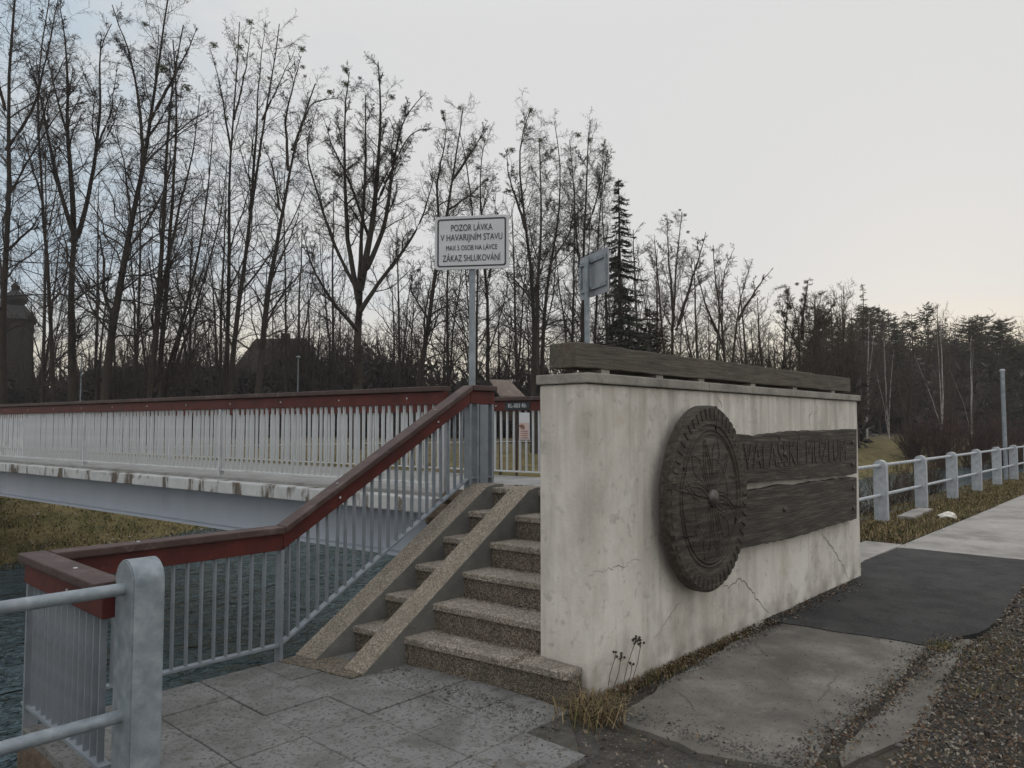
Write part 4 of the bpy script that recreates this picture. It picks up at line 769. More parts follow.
# ---- background row of smaller bare trees: three prototypes, copied
def generic_tree(seed, h, label, group, bark='bark', twig='twig', dens=1.0, lean=.06):
    g = np.random.default_rng(seed); n = 12; tt = np.linspace(0, 1, n); S_ = []
    for s_ in range(3):
        P = np.zeros((n, 3)); P[:, 2] = tt * h * (1 - .14 * s_) - .2; a = g.random() * 6.28; P[:, 0] = np.cos(a) * (tt ** 1.5) * h * (.02 + .13 * s_ * .7) + np.cumsum(g.normal(0, .03, n)); P[:, 1] = np.sin(a) * (tt ** 1.5) * h * (.02 + .13 * s_ * .7) + np.cumsum(g.normal(0, .03, n))
        P -= P[0]; S_.append((P, np.linspace(.013 * h, .002 * h, n) * (.62 if bark == 'birch' else 1) * (1 - .25 * s_)))
    P = np.stack([s[0] for s in S_]); Rr = np.stack([s[1] for s in S_])
    A1, R1 = sprout(P, Rr, int(17 * dens), .15, .99, .34, .8, 7, .05, .14, .4, .014, g, 9, .7); A2, R2 = sprout(A1, R1, 8, .12, .98, .5, .7, 5, .04, .2, .6, .010, g); A3, R3 = sprout(A2, R2, 5, .12, 1, .5, .75, 4, .03, .22, .7, .008, g)
    V, Q_ = tubes(P, Rr, 7); tm = np_mesh('trunk', V, Q_, None, [M[bark]], None, True)
    V, Q_ = join([tubes(A1, R1, 4), tubes(A2, R2, 3), tubes(A3, R3, 3)]); cm = np_mesh('crown', V, Q_, None, [M[twig]])
    return tm, cm
def plant_at(name, meshes, x, depth, rz, sc, label, cat, group):
    by, bz = base_y(x, depth); p = at(x, by, depth); root = thing(name, p, label, cat, group); root.rotation_euler = (0, 0, rz); root.scale = (sc[0], sc[0], sc[1])
    for nm, me in meshes: link(nm, me, root)
    return root
protos = [generic_tree(200 + i, 10, '', '') for i in range(3)]
protos_w = [generic_tree(210 + i, 10, '', '', 'bark_warm', 'twig_warm', 1.15) for i in range(2)]
gr = random.Random(21)
for i, x in enumerate((-14, 14, 34, 62, 92, 112, 128, 140, 186, 196, 208, 218, 246, 268, 278, 300, 309, 318, 334, 342, 384, 396, 404, 441, 455, 466, 505, 512, 524, 560, 571, 610, 616, 640, 652)):
    tm, cm = protos[i % 3]; s_ = gr.uniform(.72, 1.15) if x not in (309, 396) else 1.25
    plant_at('bare_tree', [('trunk', tm), ('crown', cm)], x + gr.uniform(-6, 6), gr.uniform(52, 64), gr.random() * 6.3, (s_ * .95, s_), 'small bare tree in the row behind the tall park trees', 'tree', 'small bare trees behind the tall trees')
for i, x in enumerate((700, 712, 745, 757, 765, 770, 778, 822, 834, 842, 850, 846, 858, 826)):
    tm, cm = protos_w[i % 2]; s_ = gr.uniform(.75, 1.05) * (1.0 if x < 815 else 1.2)
    plant_at('bare_tree', [('trunk', tm), ('crown', cm)], x, gr.uniform(54, 62), gr.random() * 6.3, (s_, s_), 'brownish bare tree standing low behind the wall coping', 'tree', 'brownish bare trees behind the wall')

for i, (x, dpt, hh) in enumerate(((-290, 50, 18), (-225, 47, 20), (-165, 50, 17), (-110, 48, 20), (-62, 50, 18), (-24, 47, 19), (45, 50, 20), (90, 52, 18), (138, 50, 20), (190, 52, 17), (222, 49, 17), (294, 51, 15), (330, 52, 18), (398, 52, 15), (446, 50, 16), (476, 52, 17.5), (520, 50, 16), (574, 49, 16), (606, 50, 16.5))):
    tm, cm = protos[i % 3]; plant_at('bare_tree', [('trunk', tm), ('crown', cm)], x + gr.uniform(-4, 4), dpt, gr.random() * 6.3, (1.15, hh / 10), 'tall slender bare tree filling the gaps between the great park trees', 'tree', 'slender bare trees between the great ones')
for i, (x, dpt, top) in enumerate(((640, 50, 212), (658, 51, 236), (700, 50, 246), (716, 52, 262), (748, 51, 272), (766, 52, 284), (784, 53, 286), (812, 52, 282), (826, 54, 292), (842, 55, 300))):
    tm, cm = protos_w[i % 2]; plant_at('bare_tree', [('trunk', tm), ('crown', cm)], x, dpt, gr.random() * 6.3, (1.2, ((424 - top) * dpt / F_PX + 1.1) / 10.6), 'mid-height brown bare tree in the line stepping down behind the wall', 'tree', 'brown bare trees stepping down behind the wall')
# ---- conifers
def conifer(seed, h, r, needles, droop=-.25, gap=.0, top_bare=0.0, dens=1.0, start=.12, round_=False):
    g = np.random.default_rng(seed); n = 10; P = np.zeros((1, n, 3)); P[0, :, 2] = np.linspace(-.2, h, n); P[0, :, 0] = np.cumsum(g.normal(0, .05, n)); Rr = np.linspace(.015 * h, .02, n)[None]
    V, Q_ = tubes(P, Rr, 7); tm = np_mesh('trunk', V, Q_, None, [M['bark_warm']], None, True)
    nb = int(120 * dens); t = start + (1 - start) * np.sort(g.random(nb)); az = g.random(nb) * 6.283
    if round_: ln = r * np.sqrt(np.clip(1 - ((t - .72) / .32) ** 2, .02, 1)) * g.uniform(.5, 1.15, nb)
    else: ln = r * (1 - t) ** .75 * g.uniform(.45, 1.2, nb) + .12
    base = np.stack([np.interp(t, np.linspace(0, 1, n), P[0, :, 0]), np.zeros(nb), t * h], -1); m = 7; s_ = np.linspace(0, 1, m)
    B = base[:, None, :] + np.stack([np.cos(az)[:, None] * ln[:, None] * s_, np.sin(az)[:, None] * ln[:, None] * s_, ln[:, None] * (droop * s_ + .22 * s_ ** 2.4)], -1)
    bv, bq = tubes(B, np.maximum(ln[:, None] * .012 * (1 - .7 * s_), .008), 3)
    k = int(26 * dens ** .5); bi = np.repeat(np.arange(nb), k); u_ = g.uniform(.12, 1.02, len(bi)); f = np.clip(u_ * (m - 1), 0, m - 1.001); i = f.astype(int); w = (f - i)[:, None]; c_ = B[bi, i] * (1 - w) + B[bi, i + 1] * w
    sz = (.10 + .16 * ln[bi] * (1.05 - u_ * .6))[:, None] * g.uniform(.6, 1.2, (len(bi), 1)); out = norm(B[bi, -1] - B[bi, 0]); sd_ = norm(np.cross(out, [0, 0, 1.]) * g.choice([-1, 1], len(bi))[:, None] + out * .7 + g.normal(0, .35, (len(bi), 3)) + np.array([0, 0, -.25])); pp = norm(np.cross(sd_, g.normal(size=(len(bi), 3))))
    T_ = np.stack([c_ - pp * sz * .20, c_ + sd_ * sz * 1.5, c_ + pp * sz * .20], 1).reshape(-1, 3); nv = len(bv)
    me = np_mesh('crown', np.concatenate([bv, T_]), bq, nv + np.arange(len(T_)).reshape(-1, 3), [M[needles]])
    return tm, me
sp_ = conifer(301, 15.4, 2.5, 'needle', dens=1.9, start=.16, droop=-.5)
plant_at('spruce_tree', [('trunk', sp_[0]), ('crown', sp_[1])], 622, 42, .4, (1.0, 1.0), 'tall narrow dark spruce among the bare trees', 'tree', None)
cf = [conifer(310 + i, 12, 2.1, 'needle', dens=1.0) for i in range(3)] + [conifer(320 + i, 12, 1.9, 'needle_warm', droop=.05, dens=.9, start=.35, round_=True) for i in range(3)]
tall = conifer(331, 15.5, 2.1, 'needle_warm', droop=-.05, dens=.8, start=.25)
plant_at('pine_tree', [('trunk', tall[0]), ('crown', tall[1])], 866, 74, 1.0, (1.0, .98), 'tallest feathery conifer rising above the right-hand wood', 'tree', None)
plant_at('pine_tree', [('trunk', cf[4][0]), ('crown', cf[4][1])], 929, 80, 2.0, (.75, 1.18), 'thin broken-topped conifer poking above the right-hand wood', 'tree', None)
for i in range(50):
    x = 812 + (i * 5.2) + gr.uniform(-5, 5); tm, cm = cf[gr.randrange(6)]; dpt = gr.uniform(76, 100); top = 322 + gr.uniform(-16, 16) + (4 if x > 900 else 0); hh = (424 - top) * dpt / F_PX + 1.0
    plant_at('conifer', [('trunk', tm), ('crown', cm)], x, dpt, gr.random() * 6.3, (gr.uniform(.9, 1.35), hh / 12), 'dark conifer standing in the wood beyond the pipe railing', 'tree', 'conifers of the right-hand wood')
for k, (x, dpt, hh, lab) in enumerate(((889, 66, 9.2, 'pale-stemmed birch standing alone on the grass before the wood'), (943, 70, 11.5, 'taller birch with pale trunk behind the reddish shrubs'), (867, 62, 11, 'slim pale birch rising just beyond the far end of the wall'), (972, 72, 10.5, 'faint pale birch leaning in the wood left of the metal pole'))):
    tm, cm = generic_tree(400 + k, hh, '', '', 'birch', 'twig_warm', .8); plant_at('birch_tree', [('trunk', tm), ('crown', cm)], x, dpt, k * 1.3, (1, 1), lab, 'tree', None)
for k in range(13):
    tm, cm = protos_w[k % 2]; plant_at('bare_tree', [('trunk', tm), ('crown', cm)], 872 + k * 14 + gr.uniform(-6, 6), gr.uniform(70, 84), gr.random() * 6, (1.1, gr.uniform(.95, 1.45)), 'brown bare tree at the edge of the right-hand wood', 'tree', 'bare trees at the edge of the right-hand wood')
yw = conifer(351, 7.6, 2.2, 'yew', dens=1.6, start=.03, round_=False, droop=.1)
plant_at('evergreen_tree', [('trunk', yw[0]), ('crown', yw[1])], 652, 46, .2, (1.3, 1.12), 'brownish bushy evergreen at the foot of the spruce', 'tree', None)
plant_at('evergreen_tree', [('trunk', yw[0]), ('crown', yw[1])], 684, 48, 2.2, (1.3, .72), 'low bushy evergreen under the mistletoe-dotted tree', 'tree', None)

# ---- shrubs
def shrub(seed, h, spread, ns, rmin=.006):
    g = np.random.default_rng(seed); n = 7; t = np.linspace(0, 1, n); az = g.random(ns) * 6.283; el = g.random(ns) ** .6 * spread; L = h * g.uniform(.6, 1.1, ns)
    d = np.stack([np.cos(az) * el, np.sin(az) * el, np.ones(ns)], -1); P = d[:, None, :] * L[:, None, None] * t[None, :, None] + np.cumsum(g.normal(0, .02 * h, (ns, n, 3)), 1); P -= P[:, :1]; P[:, :, :2] += g.normal(0, .08 * h, (ns, 1, 2)); P[:, :, 2] -= .15
    Rr = np.linspace(1, .4, n)[None] * np.full((ns, 1), rmin * 2); A, Ra = sprout(P, Rr, 9, .15, .98, .42, .6, 5, .05, .18, .6, rmin, g); B, Rb = sprout(A, Ra, 5, .1, 1, .5, .65, 4, .03, .2, .8, rmin * .8, g)
    return join([tubes(P, Rr, 4), tubes(A, Ra, 3), tubes(B, Rb, 3)])
for k, (x, dpt, h, sx, lab) in enumerate(((915, 50, 2.7, 1.1, 'reddish bare shrub left of its neighbours behind the railing'), (942, 49, 3.5, 1.2, 'tallest reddish bare shrub behind the pipe railing'), (972, 50, 3.7, 1.3, 'reddish bare shrub left of the metal pole behind the railing'), (1004, 50, 3.6, 1.3, 'reddish bare shrub behind the metal pole'), (1040, 50, 3.8, 1.3, 'reddish bare shrub at the right edge of the view'))):
    V, Q_ = shrub(500 + k, h, .55, 60, .011); by, bz = base_y(x, dpt); p = at(x, by, dpt); o = link('bare_shrub', np_mesh('bare_shrub', V, Q_, None, [M['twig_red']]), None, p); tag(o, lab, 'shrub', 'reddish shrubs across the river')
for k, (x, y, h, lab) in enumerate(((12.0, 4.55, .95, 'low twiggy shrub between the wall end and the first railing post'), (14.6, 4.55, 1.0, 'twiggy brown shrub behind the first bay of the pipe railing'), (17.2, 4.75, 1.1, 'twiggy brown shrub behind the second bay of the pipe railing'), (20.5, 4.9, 1.2, 'twiggy brown shrub behind the far bays of the pipe railing'))):
    V, Q_ = shrub(520 + k, h, .75, 26, .004); o = link('bare_shrub', np_mesh('bare_shrub', V, Q_, None, [M['twig_warm']]), None, (x, y, -.25)); tag(o, lab, 'shrub', 'twiggy shrubs by the pipe railing')

# ---- undergrowth and far wood (one mass each)
def thicket(name, x0, x1, d0, d1, top, nst, seed, mat_, cards=9, card_sz=.55):
    g = np.random.default_rng(seed); V, Q_, o = [], [], 0; xs = g.uniform(x0, x1, nst); ds = g.uniform(d0, d1, nst); P = np.zeros((nst, 6, 3))
    for i in range(nst):
        by, bz = base_y(xs[i], ds[i]); p = at(xs[i], by, ds[i]); tp = top(xs[i]); hh = max(1.0, (424 - tp) * ds[i] / F_PX + CAM_H - bz) * g.uniform(.5, 1.08)
        P[i] = np.array(p)[None] + np.stack([np.cumsum(g.normal(0, .05 * hh, 6)), np.cumsum(g.normal(0, .05 * hh, 6)), np.linspace(-.2, hh, 6)], -1)
    Rr = np.linspace(.09, .02, 6)[None] * g.uniform(.5, 1.6, (nst, 1)); A, Ra = sprout(P, Rr, 8, .1, 1, .35, .8, 5, .05, .2, .6, .02, g); B, Rb = sprout(A, Ra, 4, .1, 1, .55, .8, 3, .03, .2, .7, .018, g)
    bv, bq = join([tubes(P, Rr, 5), tubes(A, Ra, 3), tubes(B, Rb, 3)])
    ti = np.repeat(np.arange(nst), cards); tt = g.uniform(.02, .82, len(ti)) * 5; i = np.minimum(tt.astype(int), 4); c_ = P[ti, i] + (P[ti, i + 1] - P[ti, i]) * (tt - i)[:, None] + g.normal(0, .55, (len(ti), 3)) * np.array([1, 1, .5])
    a = norm(g.normal(size=(len(ti), 3))); b_ = norm(np.cross(a, g.normal(size=(len(ti), 3)))); s_ = card_sz * g.uniform(.4, 1.3, (len(ti), 1))
    C4 = np.stack([c_ - a * s_, c_ - b_ * s_ * .4, c_ + a * s_ * .9, c_ + b_ * s_ * .5], 1).reshape(-1, 3); q4 = len(bv) + np.arange(len(C4)).reshape(-1, 4)
    me = np_mesh(name, np.concatenate([bv, C4]), np.concatenate([bq, q4]), None, [mat_]); return link(name, me)
tag(thicket('undergrowth', -420, 860, 54, 80, lambda x: 350 + 8 * math.sin(x * .031) + 8 * math.sin(x * .011 + 1) + (12 if x > 420 else 0), 2500, 601, M['brush'], 34, .42), 'dark leafless undergrowth massed behind the park trees', 'undergrowth', None, 'stuff')
tag(thicket('far_wood', 815, 1130, 78, 110, lambda x: 332 + 10 * math.sin(x * .07), 900, 602, M['brush_right'], 40, .5), 'dark far wood massed beyond the pipe railing', 'wood', None, 'stuff')

# ------------------------------------------------------------------ far buildings
def far_base(x, d): by, bz = base_y(x, d); return at(x, by, d)
vr = Vector((rt.x, rt.y, 0)); vf = Vector((fw.x, fw.y, 0)).normalized()
def frame(p): return lambda a, b_, z: Vector((p.x, p.y, p.z)) + vr * a + vf * b_ + Vector((0, 0, z))
def fbox(b, L, a0, a1, f0, f1, z0, z1): b.add([L(a, f_, z) for z in (z0, z1) for a, f_ in ((a0, f0), (a1, f0), (a1, f1), (a0, f1))], [(0, 3, 2, 1), (4, 5, 6, 7), (0, 1, 5, 4), (1, 2, 6, 5), (2, 3, 7, 6), (3, 0, 4, 7)])
p = far_base(10, 72); d_ = Vector((p.x, p.y, 0)).normalized(); e_ = Vector((d_.y, -d_.x, 0)); L = (lambda a, b_, z, p=p: Vector(p) + e_ * (a * .78) + d_ * b_ + Vector((0, 0, z))); tw = thing('chapel_tower', p, 'dark square tower with onion dome at the far left', 'tower')
k = 72 / F_PX; zt = lambda y: (424 - y) * k + CAM_H - p.z
b = MB(); fbox(b, L, -2.1, 2.1, 0, 4.2, -.3, zt(318)); b.build('wall', M['chapel_wall'], tw)
b = MB(); z0 = zt(318); e = 2.45
vs = [L(a, f_, z0) for a, f_ in ((-e, -.3), (e, -.3), (e, 4.5), (-e, 4.5))] + [L(a, f_, z0 + 1.5) for a, f_ in ((-1.1, 1.0), (1.1, 1.0), (1.1, 3.2), (-1.1, 3.2))]
b.add(vs, [(0, 3, 2, 1), (4, 5, 6, 7), (0, 1, 5, 4), (1, 2, 6, 5), (2, 3, 7, 6), (3, 0, 4, 7)]); rf = b.build('roof', M['chapel_roof'], tw)
b = MB(); b.lathe(L(0, 2.1, z0 + 1.45), [(.8, 0), (.84, .22), (1.08, .5), (1.14, .8), (.96, 1.15), (.6, 1.4), (.34, 1.6), (.32, 1.85), (.40, 2.0), (.24, 2.25), (.06, 2.45), (.03, 2.9)], 18); b.build('onion_dome', M['chapel_roof'], rf, smooth=True)
for a in (-.8, .8): b = MB(); fbox(b, L, a - .25, a + .25, -.03, .02, z0 - 1.9, z0 - .9); b.build('window', M['dark_glass'], tw)
p = far_base(268, 62); L = frame(p); k = 62 / F_PX; hs = thing('timber_house', p, 'dark wooden house with steep roof and chimney behind the trees', 'house'); zt = lambda y: (424 - y) * k + CAM_H - p.z
b = MB(); fbox(b, L, -3.3, 3.6, 0, 6, -.3, zt(384)); b.build('wall', M['house_wall'], hs)
b = MB(); ze, zr = zt(386), zt(334); b.add([L(-3.9, -.5, ze), L(4.2, -.5, ze), L(4.2, 6.5, ze), L(-3.9, 6.5, ze), L(-2.2, 3, zr), L(2.2, 3, zr)], [(0, 1, 5, 4), (1, 2, 5), (2, 3, 4, 5), (3, 0, 4), (0, 3, 2, 1)]); rf = b.build('roof', M['roof_dark'], hs)
b = MB(); fbox(b, L, .1, .75, 2.6, 3.3, zr - .5, zr + .45); b.build('chimney', M['house_wall'], rf)
for a in (-1.8, 0, 1.9): b = MB(); fbox(b, L, a - .35, a + .35, -.05, .02, 1.0, 2.1); b.build('window', M['dark_glass'], hs)
p = far_base(312, 58); L = frame(p); k = 58 / F_PX; hs = thing('timber_barn', p, 'low dark barn with sloping roof at the right of the wooden house', 'barn'); zt = lambda y: (424 - y) * k + CAM_H - p.z
b = MB(); fbox(b, L, -1.6, 2.2, 0, 4, -.3, zt(392)); b.build('wall', M['house_wall'], hs)
b = MB(); ze, zr = zt(393), zt(362); b.add([L(-2.0, -.4, ze), L(2.6, -.4, ze), L(2.6, 4.4, ze), L(-2.0, 4.4, ze), L(-1.7, 2, zr), L(.2, 2, zr)], [(0, 1, 5, 4), (1, 2, 5), (2, 3, 4, 5), (3, 0, 4), (0, 3, 2, 1)]); b.build('roof', M['roof_dark'], hs)
p = far_base(160, 78); L = frame(p); hs = thing('long_barn', p, 'long low dark barn roof behind the many-stemmed tree', 'barn'); k = 78 / F_PX; zt = lambda y: (424 - y) * k + CAM_H - p.z
b = MB(); fbox(b, L, -9, 5.6, 0, 7, -.3, zt(388)); b.build('wall', M['house_wall'], hs)
b = MB(); ze, zr = zt(392), zt(366); b.add([L(-9.6, -.5, ze), L(6.2, -.5, ze), L(6.2, 7.5, ze), L(-9.6, 7.5, ze), L(-9.6, 3.5, zr), L(6.2, 3.5, zr)], [(0, 1, 5, 4), (1, 2, 5), (2, 3, 4, 5), (3, 0, 4), (0, 3, 2, 1)]); b.build('roof', M['roof_dark'], hs)
# little roofed board beyond the bridge
p = far_base(508, 30); L = frame(p); k = 30 / F_PX; zt = lambda y: (424 - y) * k + CAM_H - p.z; sh = thing('roofed_board', p, 'small shingle-roofed wooden stand beyond the bridge railing', 'stand')
b = MB(); zr, ze = zt(379), zt(396); b.add([L(-.75, .1, zr), L(.05, .45, zr), L(.68, -.25, ze), L(-.32, -.6, ze), L(-.75, .1, zr - .06), L(.05, .45, zr - .06), L(.68, -.25, ze - .06), L(-.32, -.6, ze - .06)], [(0, 1, 2, 3), (7, 6, 5, 4), (0, 4, 5, 1), (1, 5, 6, 2), (2, 6, 7, 3), (3, 7, 4, 0)]); b.build('roof', M['shingle'], sh)
for a, f_ in ((-.3, -.3), (.35, -.1)): b = MB(); fbox(b, L, a - .05, a + .05, f_ - .05, f_ + .05, -.2, ze + .1); b.build('leg', M['house_wall'], sh)
b = MB(); fbox(b, L, -.25, .3, -.23, -.17, ze - 1.0, ze - .1); b.build('board', M['house_wall'], sh)
for x, d, y, lab in ((79, 44, 352, 'slim white lamp post in front of the thick forked tree'), (297, 46, 355, 'slim white lamp post in front of the dark wooden house')):
    p = far_base(x, d); k = d / F_PX; h = (424 - y) * k + CAM_H - p.z; lp = thing('lamp_post', p, lab, 'lamp post')
    b = MB(); b.tube([p + Vector((0, 0, -.2)), p + Vector((0, 0, h - .2))], [.045, .032], 10); b.build('post', M['galv'], lp)
    b = MB(); b.lathe(p + Vector((0, 0, h - .2)), [(.035, 0), (.07, .04), (.15, .07), (.15, .10), (.05, .16), (.001, .17)], 12); b.build('lamp_head', M['galv'], lp)

# ------------------------------------------------------------------ grass, leaves, stones, weeds
def scatter_quads(name, P, sz, mats, seed, curl=.5, flat=.35, aspect=.6, label=None):
    g = np.random.default_rng(seed); N = len(P); nrm = norm(np.stack([g.normal(0, flat, N), g.normal(0, flat, N), np.ones(N)], -1)); a = norm(np.cross(nrm, g.normal(size=(N, 3)))); b_ = np.cross(nrm, a); s_ = (sz * g.uniform(.5, 1.4, N))[:, None]
    c1 = g.uniform(-curl, curl, (N, 1)); V = np.stack([P - a * s_, P - b_ * s_ * aspect + nrm * s_ * c1, P + a * s_ + nrm * s_ * c1 * .6, P + b_ * s_ * aspect + nrm * s_ * c1], 1).reshape(-1, 3)
    q = np.arange(N * 4).reshape(-1, 4); T_ = np.concatenate([q[:, [0, 1, 2]], q[:, [0, 2, 3]]]); m_ = g.integers(0, len(mats), N)
    o = link(name, np_mesh(name, V, None, T_, mats, np.concatenate([m_, m_]))); return tag(o, label, None, None, 'stuff')
def blades(name, P, h, mats, seed, lean=.6, w=.006, weights=None, stuff=True):
    g = np.random.default_rng(seed); N = len(P); az = g.random(N) * 6.283; d = np.stack([np.cos(az), np.sin(az), np.zeros(N)], -1); sd_ = np.stack([-np.sin(az), np.cos(az), np.zeros(N)], -1); hh = (h * g.uniform(.4, 1.3, N))[:, None]; ll = g.uniform(.2, 1, (N, 1)) * lean
    z = np.array([0, 0, 1.]); m1 = P + d * hh * ll * .35 + z * hh * .6; tp = P + d * hh * ll + z * hh * (1 - .35 * ll); w_ = w * g.uniform(.6, 1.4, (N, 1))
    V = np.stack([P - sd_ * w_, P + sd_ * w_, m1 + sd_ * w_ * .8, m1 - sd_ * w_ * .8, tp], 1).reshape(-1, 3); i0 = np.arange(N)[:, None] * 5
    Q_ = i0 + np.array([[0, 1, 2, 3]]); T_ = i0 + np.array([[3, 2, 4]]); m_ = g.choice(len(mats), N, p=weights)
    return np_mesh(name, V, Q_, T_, mats, np.concatenate([m_, m_]))
g = np.random.default_rng(77)
def pts(n, x0, x1, y0, y1, z=None):
    x = g.uniform(x0, x1, n); y = g.uniform(y0, y1, n); zz_ = ground_z(x, y) if z is None else np.full(n, z); return np.stack([x, y, zz_], -1)
def clump(P, sc, thr, seed):                                        # keep points where a soft random field is high
    gg = np.random.default_rng(seed); f = np.zeros(len(P))
    for _ in range(7):
        a = gg.normal(size=2) * sc; f += np.sin(P[:, 0] * a[0] + P[:, 1] * a[1] + gg.random() * 6.28)
    return P[f > thr]
cr = []
for i in range(6):
    n_ = 260; y = g.uniform(3.04, 3.95, n_); x = 3.31 + TREAD * (i + 1) + SK * (y - 3.0) + .015 - np.abs(g.normal(0, .03, n_)); cr.append(np.stack([x, y, np.full(n_, RISE * (i + 1) + .004)], -1))
    n_ = 70; x = 3.33 + TREAD * i + g.random(n_) * .25; cr.append(np.stack([x, 3.04 + np.abs(g.normal(0, .03, n_)), np.full(n_, RISE * (i + 1) + .004)], -1))
    n_ = 120; y = g.uniform(4.16, 4.42, n_); x = 3.31 + TREAD * (i + 1) + SK * (y - 3.0) + .01 - np.abs(g.normal(0, .035, n_)); cr.append(np.stack([x, y, np.full(n_, RISE * (i + 1) + .004)], -1))
scatter_quads('leaf_litter', np.concatenate(cr), .0085, LEAF, 95, .6, .4, .55, 'dead leaf crumbs caught in the corners of the steps')
# verge of dirt, stones and leaves at the right
def verge_edge(x): return np.interp(x, [0, 3.0, 3.7, 5.3, 6.2, 6.6, 8.6, 10.6, 11], [.85, 1.0, 1.03, 1.15, 1.19, 1.14, 1.22, 1.26, .86])
def verge_pts(n, x0=2.6, x1=11, y0=-1.2):
    x = x0 + (x1 - x0) * g.random(n) ** 1.3; y = y0 + (verge_edge(x) + .06 - y0) * g.random(n) ** .8; return np.stack([x, y, np.full(n, -.02)], -1)
vx = np.linspace(2.2, 11, 120); vyn = 40
VV = []
for x in vx:
    for j in range(vyn):
        t = j / (vyn - 1); y = verge_edge(x) * (1 - t) - 4.0 * t; VV.append((x, y + g.normal(0, .01), -.034 + .07 * sst(np.array(min(1, t * 9))) * 1.0 + g.normal(0, .012) * (j > 0)))
n = len(vx); Qv = [(i * vyn + j, i * vyn + j + 1, (i + 1) * vyn + j + 1, (i + 1) * vyn + j) for i in range(n - 1) for j in range(vyn - 1)]
tag(link('verge', np_mesh('verge', VV, Qv, None, [M['dirt']], None, True)), kind='structure')
P = verge_pts(42000); P[:, 2] = .035 + g.random(len(P)) * .025; P = clump(P, 2.2, -2.8, 5)
scatter_quads('leaf_litter', P, .0115, LEAF, 81, .8, .6, .55, 'brown dead leaves littering the stony verge')
P = np.concatenate([np.stack([g.uniform(3.5, 7.9, 1500), WY - .03 - np.abs(g.normal(0, .075, 1500)), g.uniform(-.005, .03, 1500)], -1), np.stack([g.uniform(3.5, 6.5, 1300), 1.40 + g.normal(0, .055, 1300), g.uniform(-.008, .012, 1300)], -1), np.stack([g.uniform(2.0, 3.6, 700), g.uniform(1.3, 2.6, 700), g.uniform(-.02, .006, 700)], -1)])
scatter_quads('leaf_litter', P, .0115, LEAF, 82, .8, .6, .55, 'dead leaves gathered along the foot of the wall and pad')
P = np.concatenate([pts(700, 1.3, 3.2, 2.0, 4.6, .006), pts(480, 3.6, 6, 1.45, 2.5, .0), pts(170, 6.1, 10.4, 1.4, 2.6, .012), pts(120, 10.7, 20, 1.2, 2.9, .006)])
scatter_quads('leaf_litter', P, .006, LEAF, 83, .5, .25, .55, 'scattered leaf crumbs on the paving and path')
def pebbles(name, P, sz, seed, label):
    gg = np.random.default_rng(seed); N = len(P); oc = np.array([(1, 0, 0), (0, 1, 0), (-1, 0, 0), (0, -1, 0), (0, 0, 1), (0, 0, -1)], float); fc = np.array([(0, 1, 4), (1, 2, 4), (2, 3, 4), (3, 0, 4), (1, 0, 5), (2, 1, 5), (3, 2, 5), (0, 3, 5)])
    s_ = (sz * gg.lognormal(0, .45, N))[:, None, None]; V = P[:, None, :] + oc[None] * s_ * gg.uniform(.55, 1.25, (N, 6, 1)) * np.array([1, 1, .65]); a = gg.random(N) * 6.28; d = V - P[:, None, :]
    V[:, :, 0] = P[:, None, 0] + d[:, :, 0] * np.cos(a)[:, None] - d[:, :, 1] * np.sin(a)[:, None]; V[:, :, 1] = P[:, None, 1] + d[:, :, 0] * np.sin(a)[:, None] + d[:, :, 1] * np.cos(a)[:, None]
    T_ = (np.arange(N)[:, None, None] * 6 + fc[None]).reshape(-1, 3); m_ = np.repeat(gg.choice(3, N, p=[.5, .3, .2]), 8); return tag(link(name, np_mesh(name, V.reshape(-1, 3), None, T_, STONES, m_)), label, None, None, 'stuff')
P = verge_pts(16000); P[:, 2] = .03 + g.random(len(P)) * .02
pebbles('gravel', P, .0075, 84, 'grey gravel mixed with leaves on the verge')
P = np.concatenate([pts(3600, 1.9, 3.7, .8, 2.3, -.022), np.stack([3.22 - np.abs(g.normal(0, .16, 1500)), g.uniform(2.5, 3.95, 1500), np.full(1500, .002)], -1), np.stack([g.uniform(6.0, 8.3, 500), WY - .02 - np.abs(g.normal(0, .05, 500)), np.full(500, .006)], -1), np.stack([g.uniform(3.5, 6.0, 1500), 1.42 + np.abs(g.normal(0, .08, 1500)), np.full(1500, .0)], -1), np.stack([g.uniform(3.6, 6.0, 800), 2.53 - np.abs(g.normal(0, .05, 800)), np.full(800, .0)], -1), np.stack([3.46 + np.abs(g.normal(0, .12, 900)), g.uniform(1.45, 2.4, 900), np.full(900, .0)], -1), np.stack([6.02 + g.normal(0, .03, 300), g.uniform(1.4, 2.6, 300), np.full(300, .004)], -1), np.stack([g.uniform(10.66, 22, 900), 2.93 + g.normal(0, .05, 900), np.full(900, .0)], -1), np.stack([g.uniform(3.4, 6.3, 900), 1.36 + g.normal(0, .09, 900), np.full(900, -.008)], -1)])
pebbles('gravel', P, .0033, 85, 'fine grit spread over the ground before the steps')
P = clump(verge_pts(9000, 2.8, 11, -.5), 2.5, .6, 6); P[:, 2] = .02
tag(link('grass', blades('grass', P, .05, GRASS, 86, .9, .003, [.25, .4, .15, .2])), 'short dull grass among the leaves of the verge', None, None, 'stuff')
P = np.concatenate([pts(26000, 9.6, 26, 2.95, 4.1, -.03), pts(6000, 26, 46, 3.0, 4.2, -.03), pts(7000, 10, 30, 4.0, 5.3)]); P = P[~((P[:, 0] < 11.0) & (P[:, 1] < 3.43))]
tag(link('grass', blades('grass', P, .075, GRASS, 87, .9, .006, [.42, .26, .08, .24])), 'straw-coloured winter grass beside the footpath railing', None, None, 'stuff')
xx = g.uniform(-8, 22, 42000); dd_ = g.random(42000) ** 1.2 * 9; P = np.stack([xx, yfar(xx) + dd_, ground_z(xx, yfar(xx) + dd_)], -1)
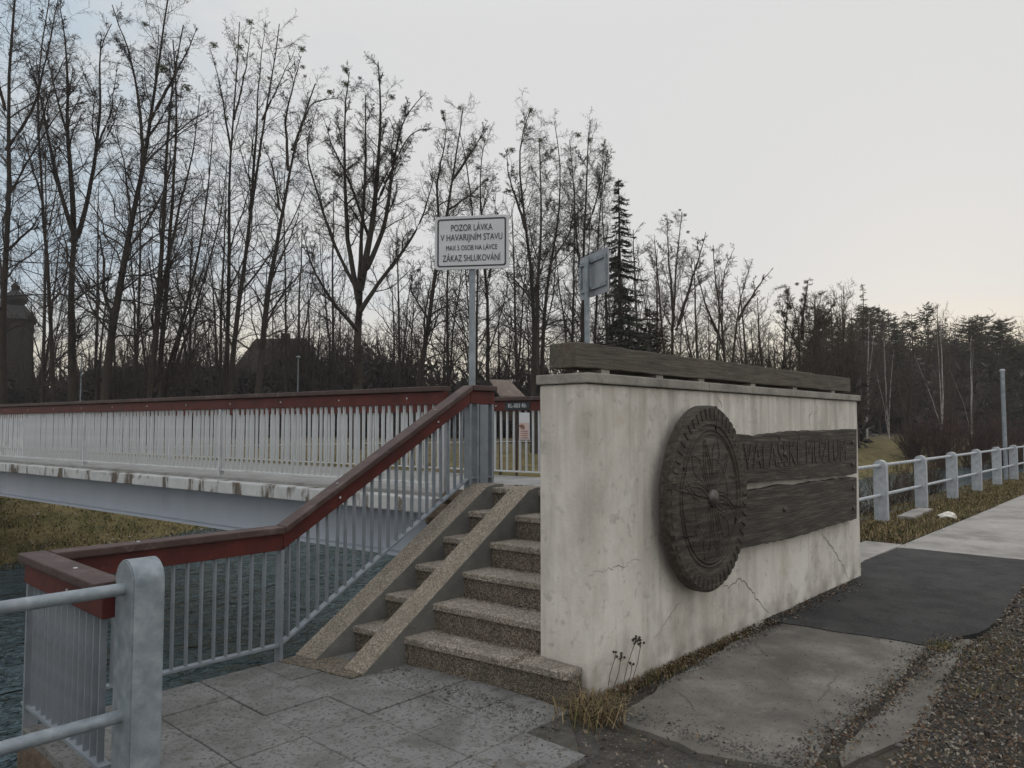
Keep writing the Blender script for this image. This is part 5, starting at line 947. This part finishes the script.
tag(link('grass', blades('grass', P, .09, GRASS, 88, 1.0, .012, [.34, .34, .16, .16])), 'tufted olive grass on the far river bank', None, None, 'stuff')
xx = g.uniform(-4, 22, 2600); dd_ = g.random(2600) * 9; P = np.stack([xx, yfar(xx) + dd_, ground_z(xx, yfar(xx) + dd_) + .06], -1)
scatter_quads('leaf_litter', P, .05, LEAF[2:], 89, .5, .4, .6, 'pale dead leaves scattered on the far river bank')
P = clump(np.stack([g.uniform(3.45, 7.6, 5000), WY - .02 - np.abs(g.normal(0, .05, 5000)), np.full(5000, -.02)], -1), 3.0, -.8, 9)
tag(link('grass', blades('grass', P, .05, GRASS, 90, .9, .003, [.25, .15, .08, .52])), 'dry grass growing along the foot of the wall', None, None, 'stuff')
tuft = thing('grass_tuft', (3.42, 2.52, 0), 'dry straw grass tuft spilling from the corner of the wall and lowest step', 'grass tuft')
N = 620; P = np.stack([3.42 + g.normal(0, .085, N), 2.54 + g.normal(0, .10, N), np.full(N, -.02)], -1); P = P[~((P[:, 1] > 2.66) & (P[:, 0] > 3.26))]
link('blades', blades('blades', P - np.array([3.42, 2.52, 0]), .125, GRASS, 91, 1.7, .0026, [.38, .12, .02, .48]), tuft)
tuft = thing('grass_tuft', (6.12, 1.42, 0), 'small green grass tuft at the corner of the asphalt and concrete pad', 'grass tuft')
N = 260; P = np.stack([g.normal(0, .07, N), g.normal(0, .05, N), np.full(N, -.01)], -1); link('blades', blades('blades', P, .04, GRASS, 92, 1.0, .003, [.2, .5, .2, .1]), tuft)
# dead weed stalks against the wall
weed = thing('dead_weed', (3.86, 2.57, 0), 'dead brown weed stalks with dry flower heads leaning against the wall', 'weed')
b = MB(); h_ = MB(); rw = random.Random(31)
for (bx_, by_), (tx, ty), n in (((622, 690), (636, 640), 9), ((630, 688), (641, 643), 7), ((612, 692), (621, 658), 5), ((626, 689), (632, 664), 3), ((607, 693), (616, 655), 3)):
    a = on(bx_, by_, 1, 2.58); c = on(tx, ty, 1, 2.60); mid = a.lerp(c, .55) + Vector((rw.uniform(-.02, .02), 0, .0)); b.tube([a, mid, c], .0022, 5)
    for q in range(n):
        e = c + Vector((rw.uniform(-.035, .035), rw.uniform(-.02, .02), rw.uniform(-.012, .022))); b.tube([mid.lerp(c, .75), e], .0013, 4)
        h_.lathe(e, [(.002, -.006), (.008, 0), (.009, .004), (.004, .009)], 7)
b.build('stalk', LEAF[0], weed); h_.build('flower_head', LEAF[3], weed)

# ------------------------------------------------------------------ thin evening haze
hz = bpy.data.materials.new('haze'); hz.use_nodes = True; n_ = hz.node_tree.nodes; n_.clear()
ov = n_.new('ShaderNodeOutputMaterial'); pv = n_.new('ShaderNodeVolumePrincipled'); pv.inputs['Color'].default_value = (.93, .94, .96, 1); pv.inputs['Density'].default_value = .0005; pv.inputs['Anisotropy'].default_value = .0
hz.node_tree.links.new(pv.outputs[0], ov.inputs['Volume'])
b = MB(); b.box((-430, -430, -6), (480, 480, 32)); tag(b.build('haze', hz), kind='stuff')
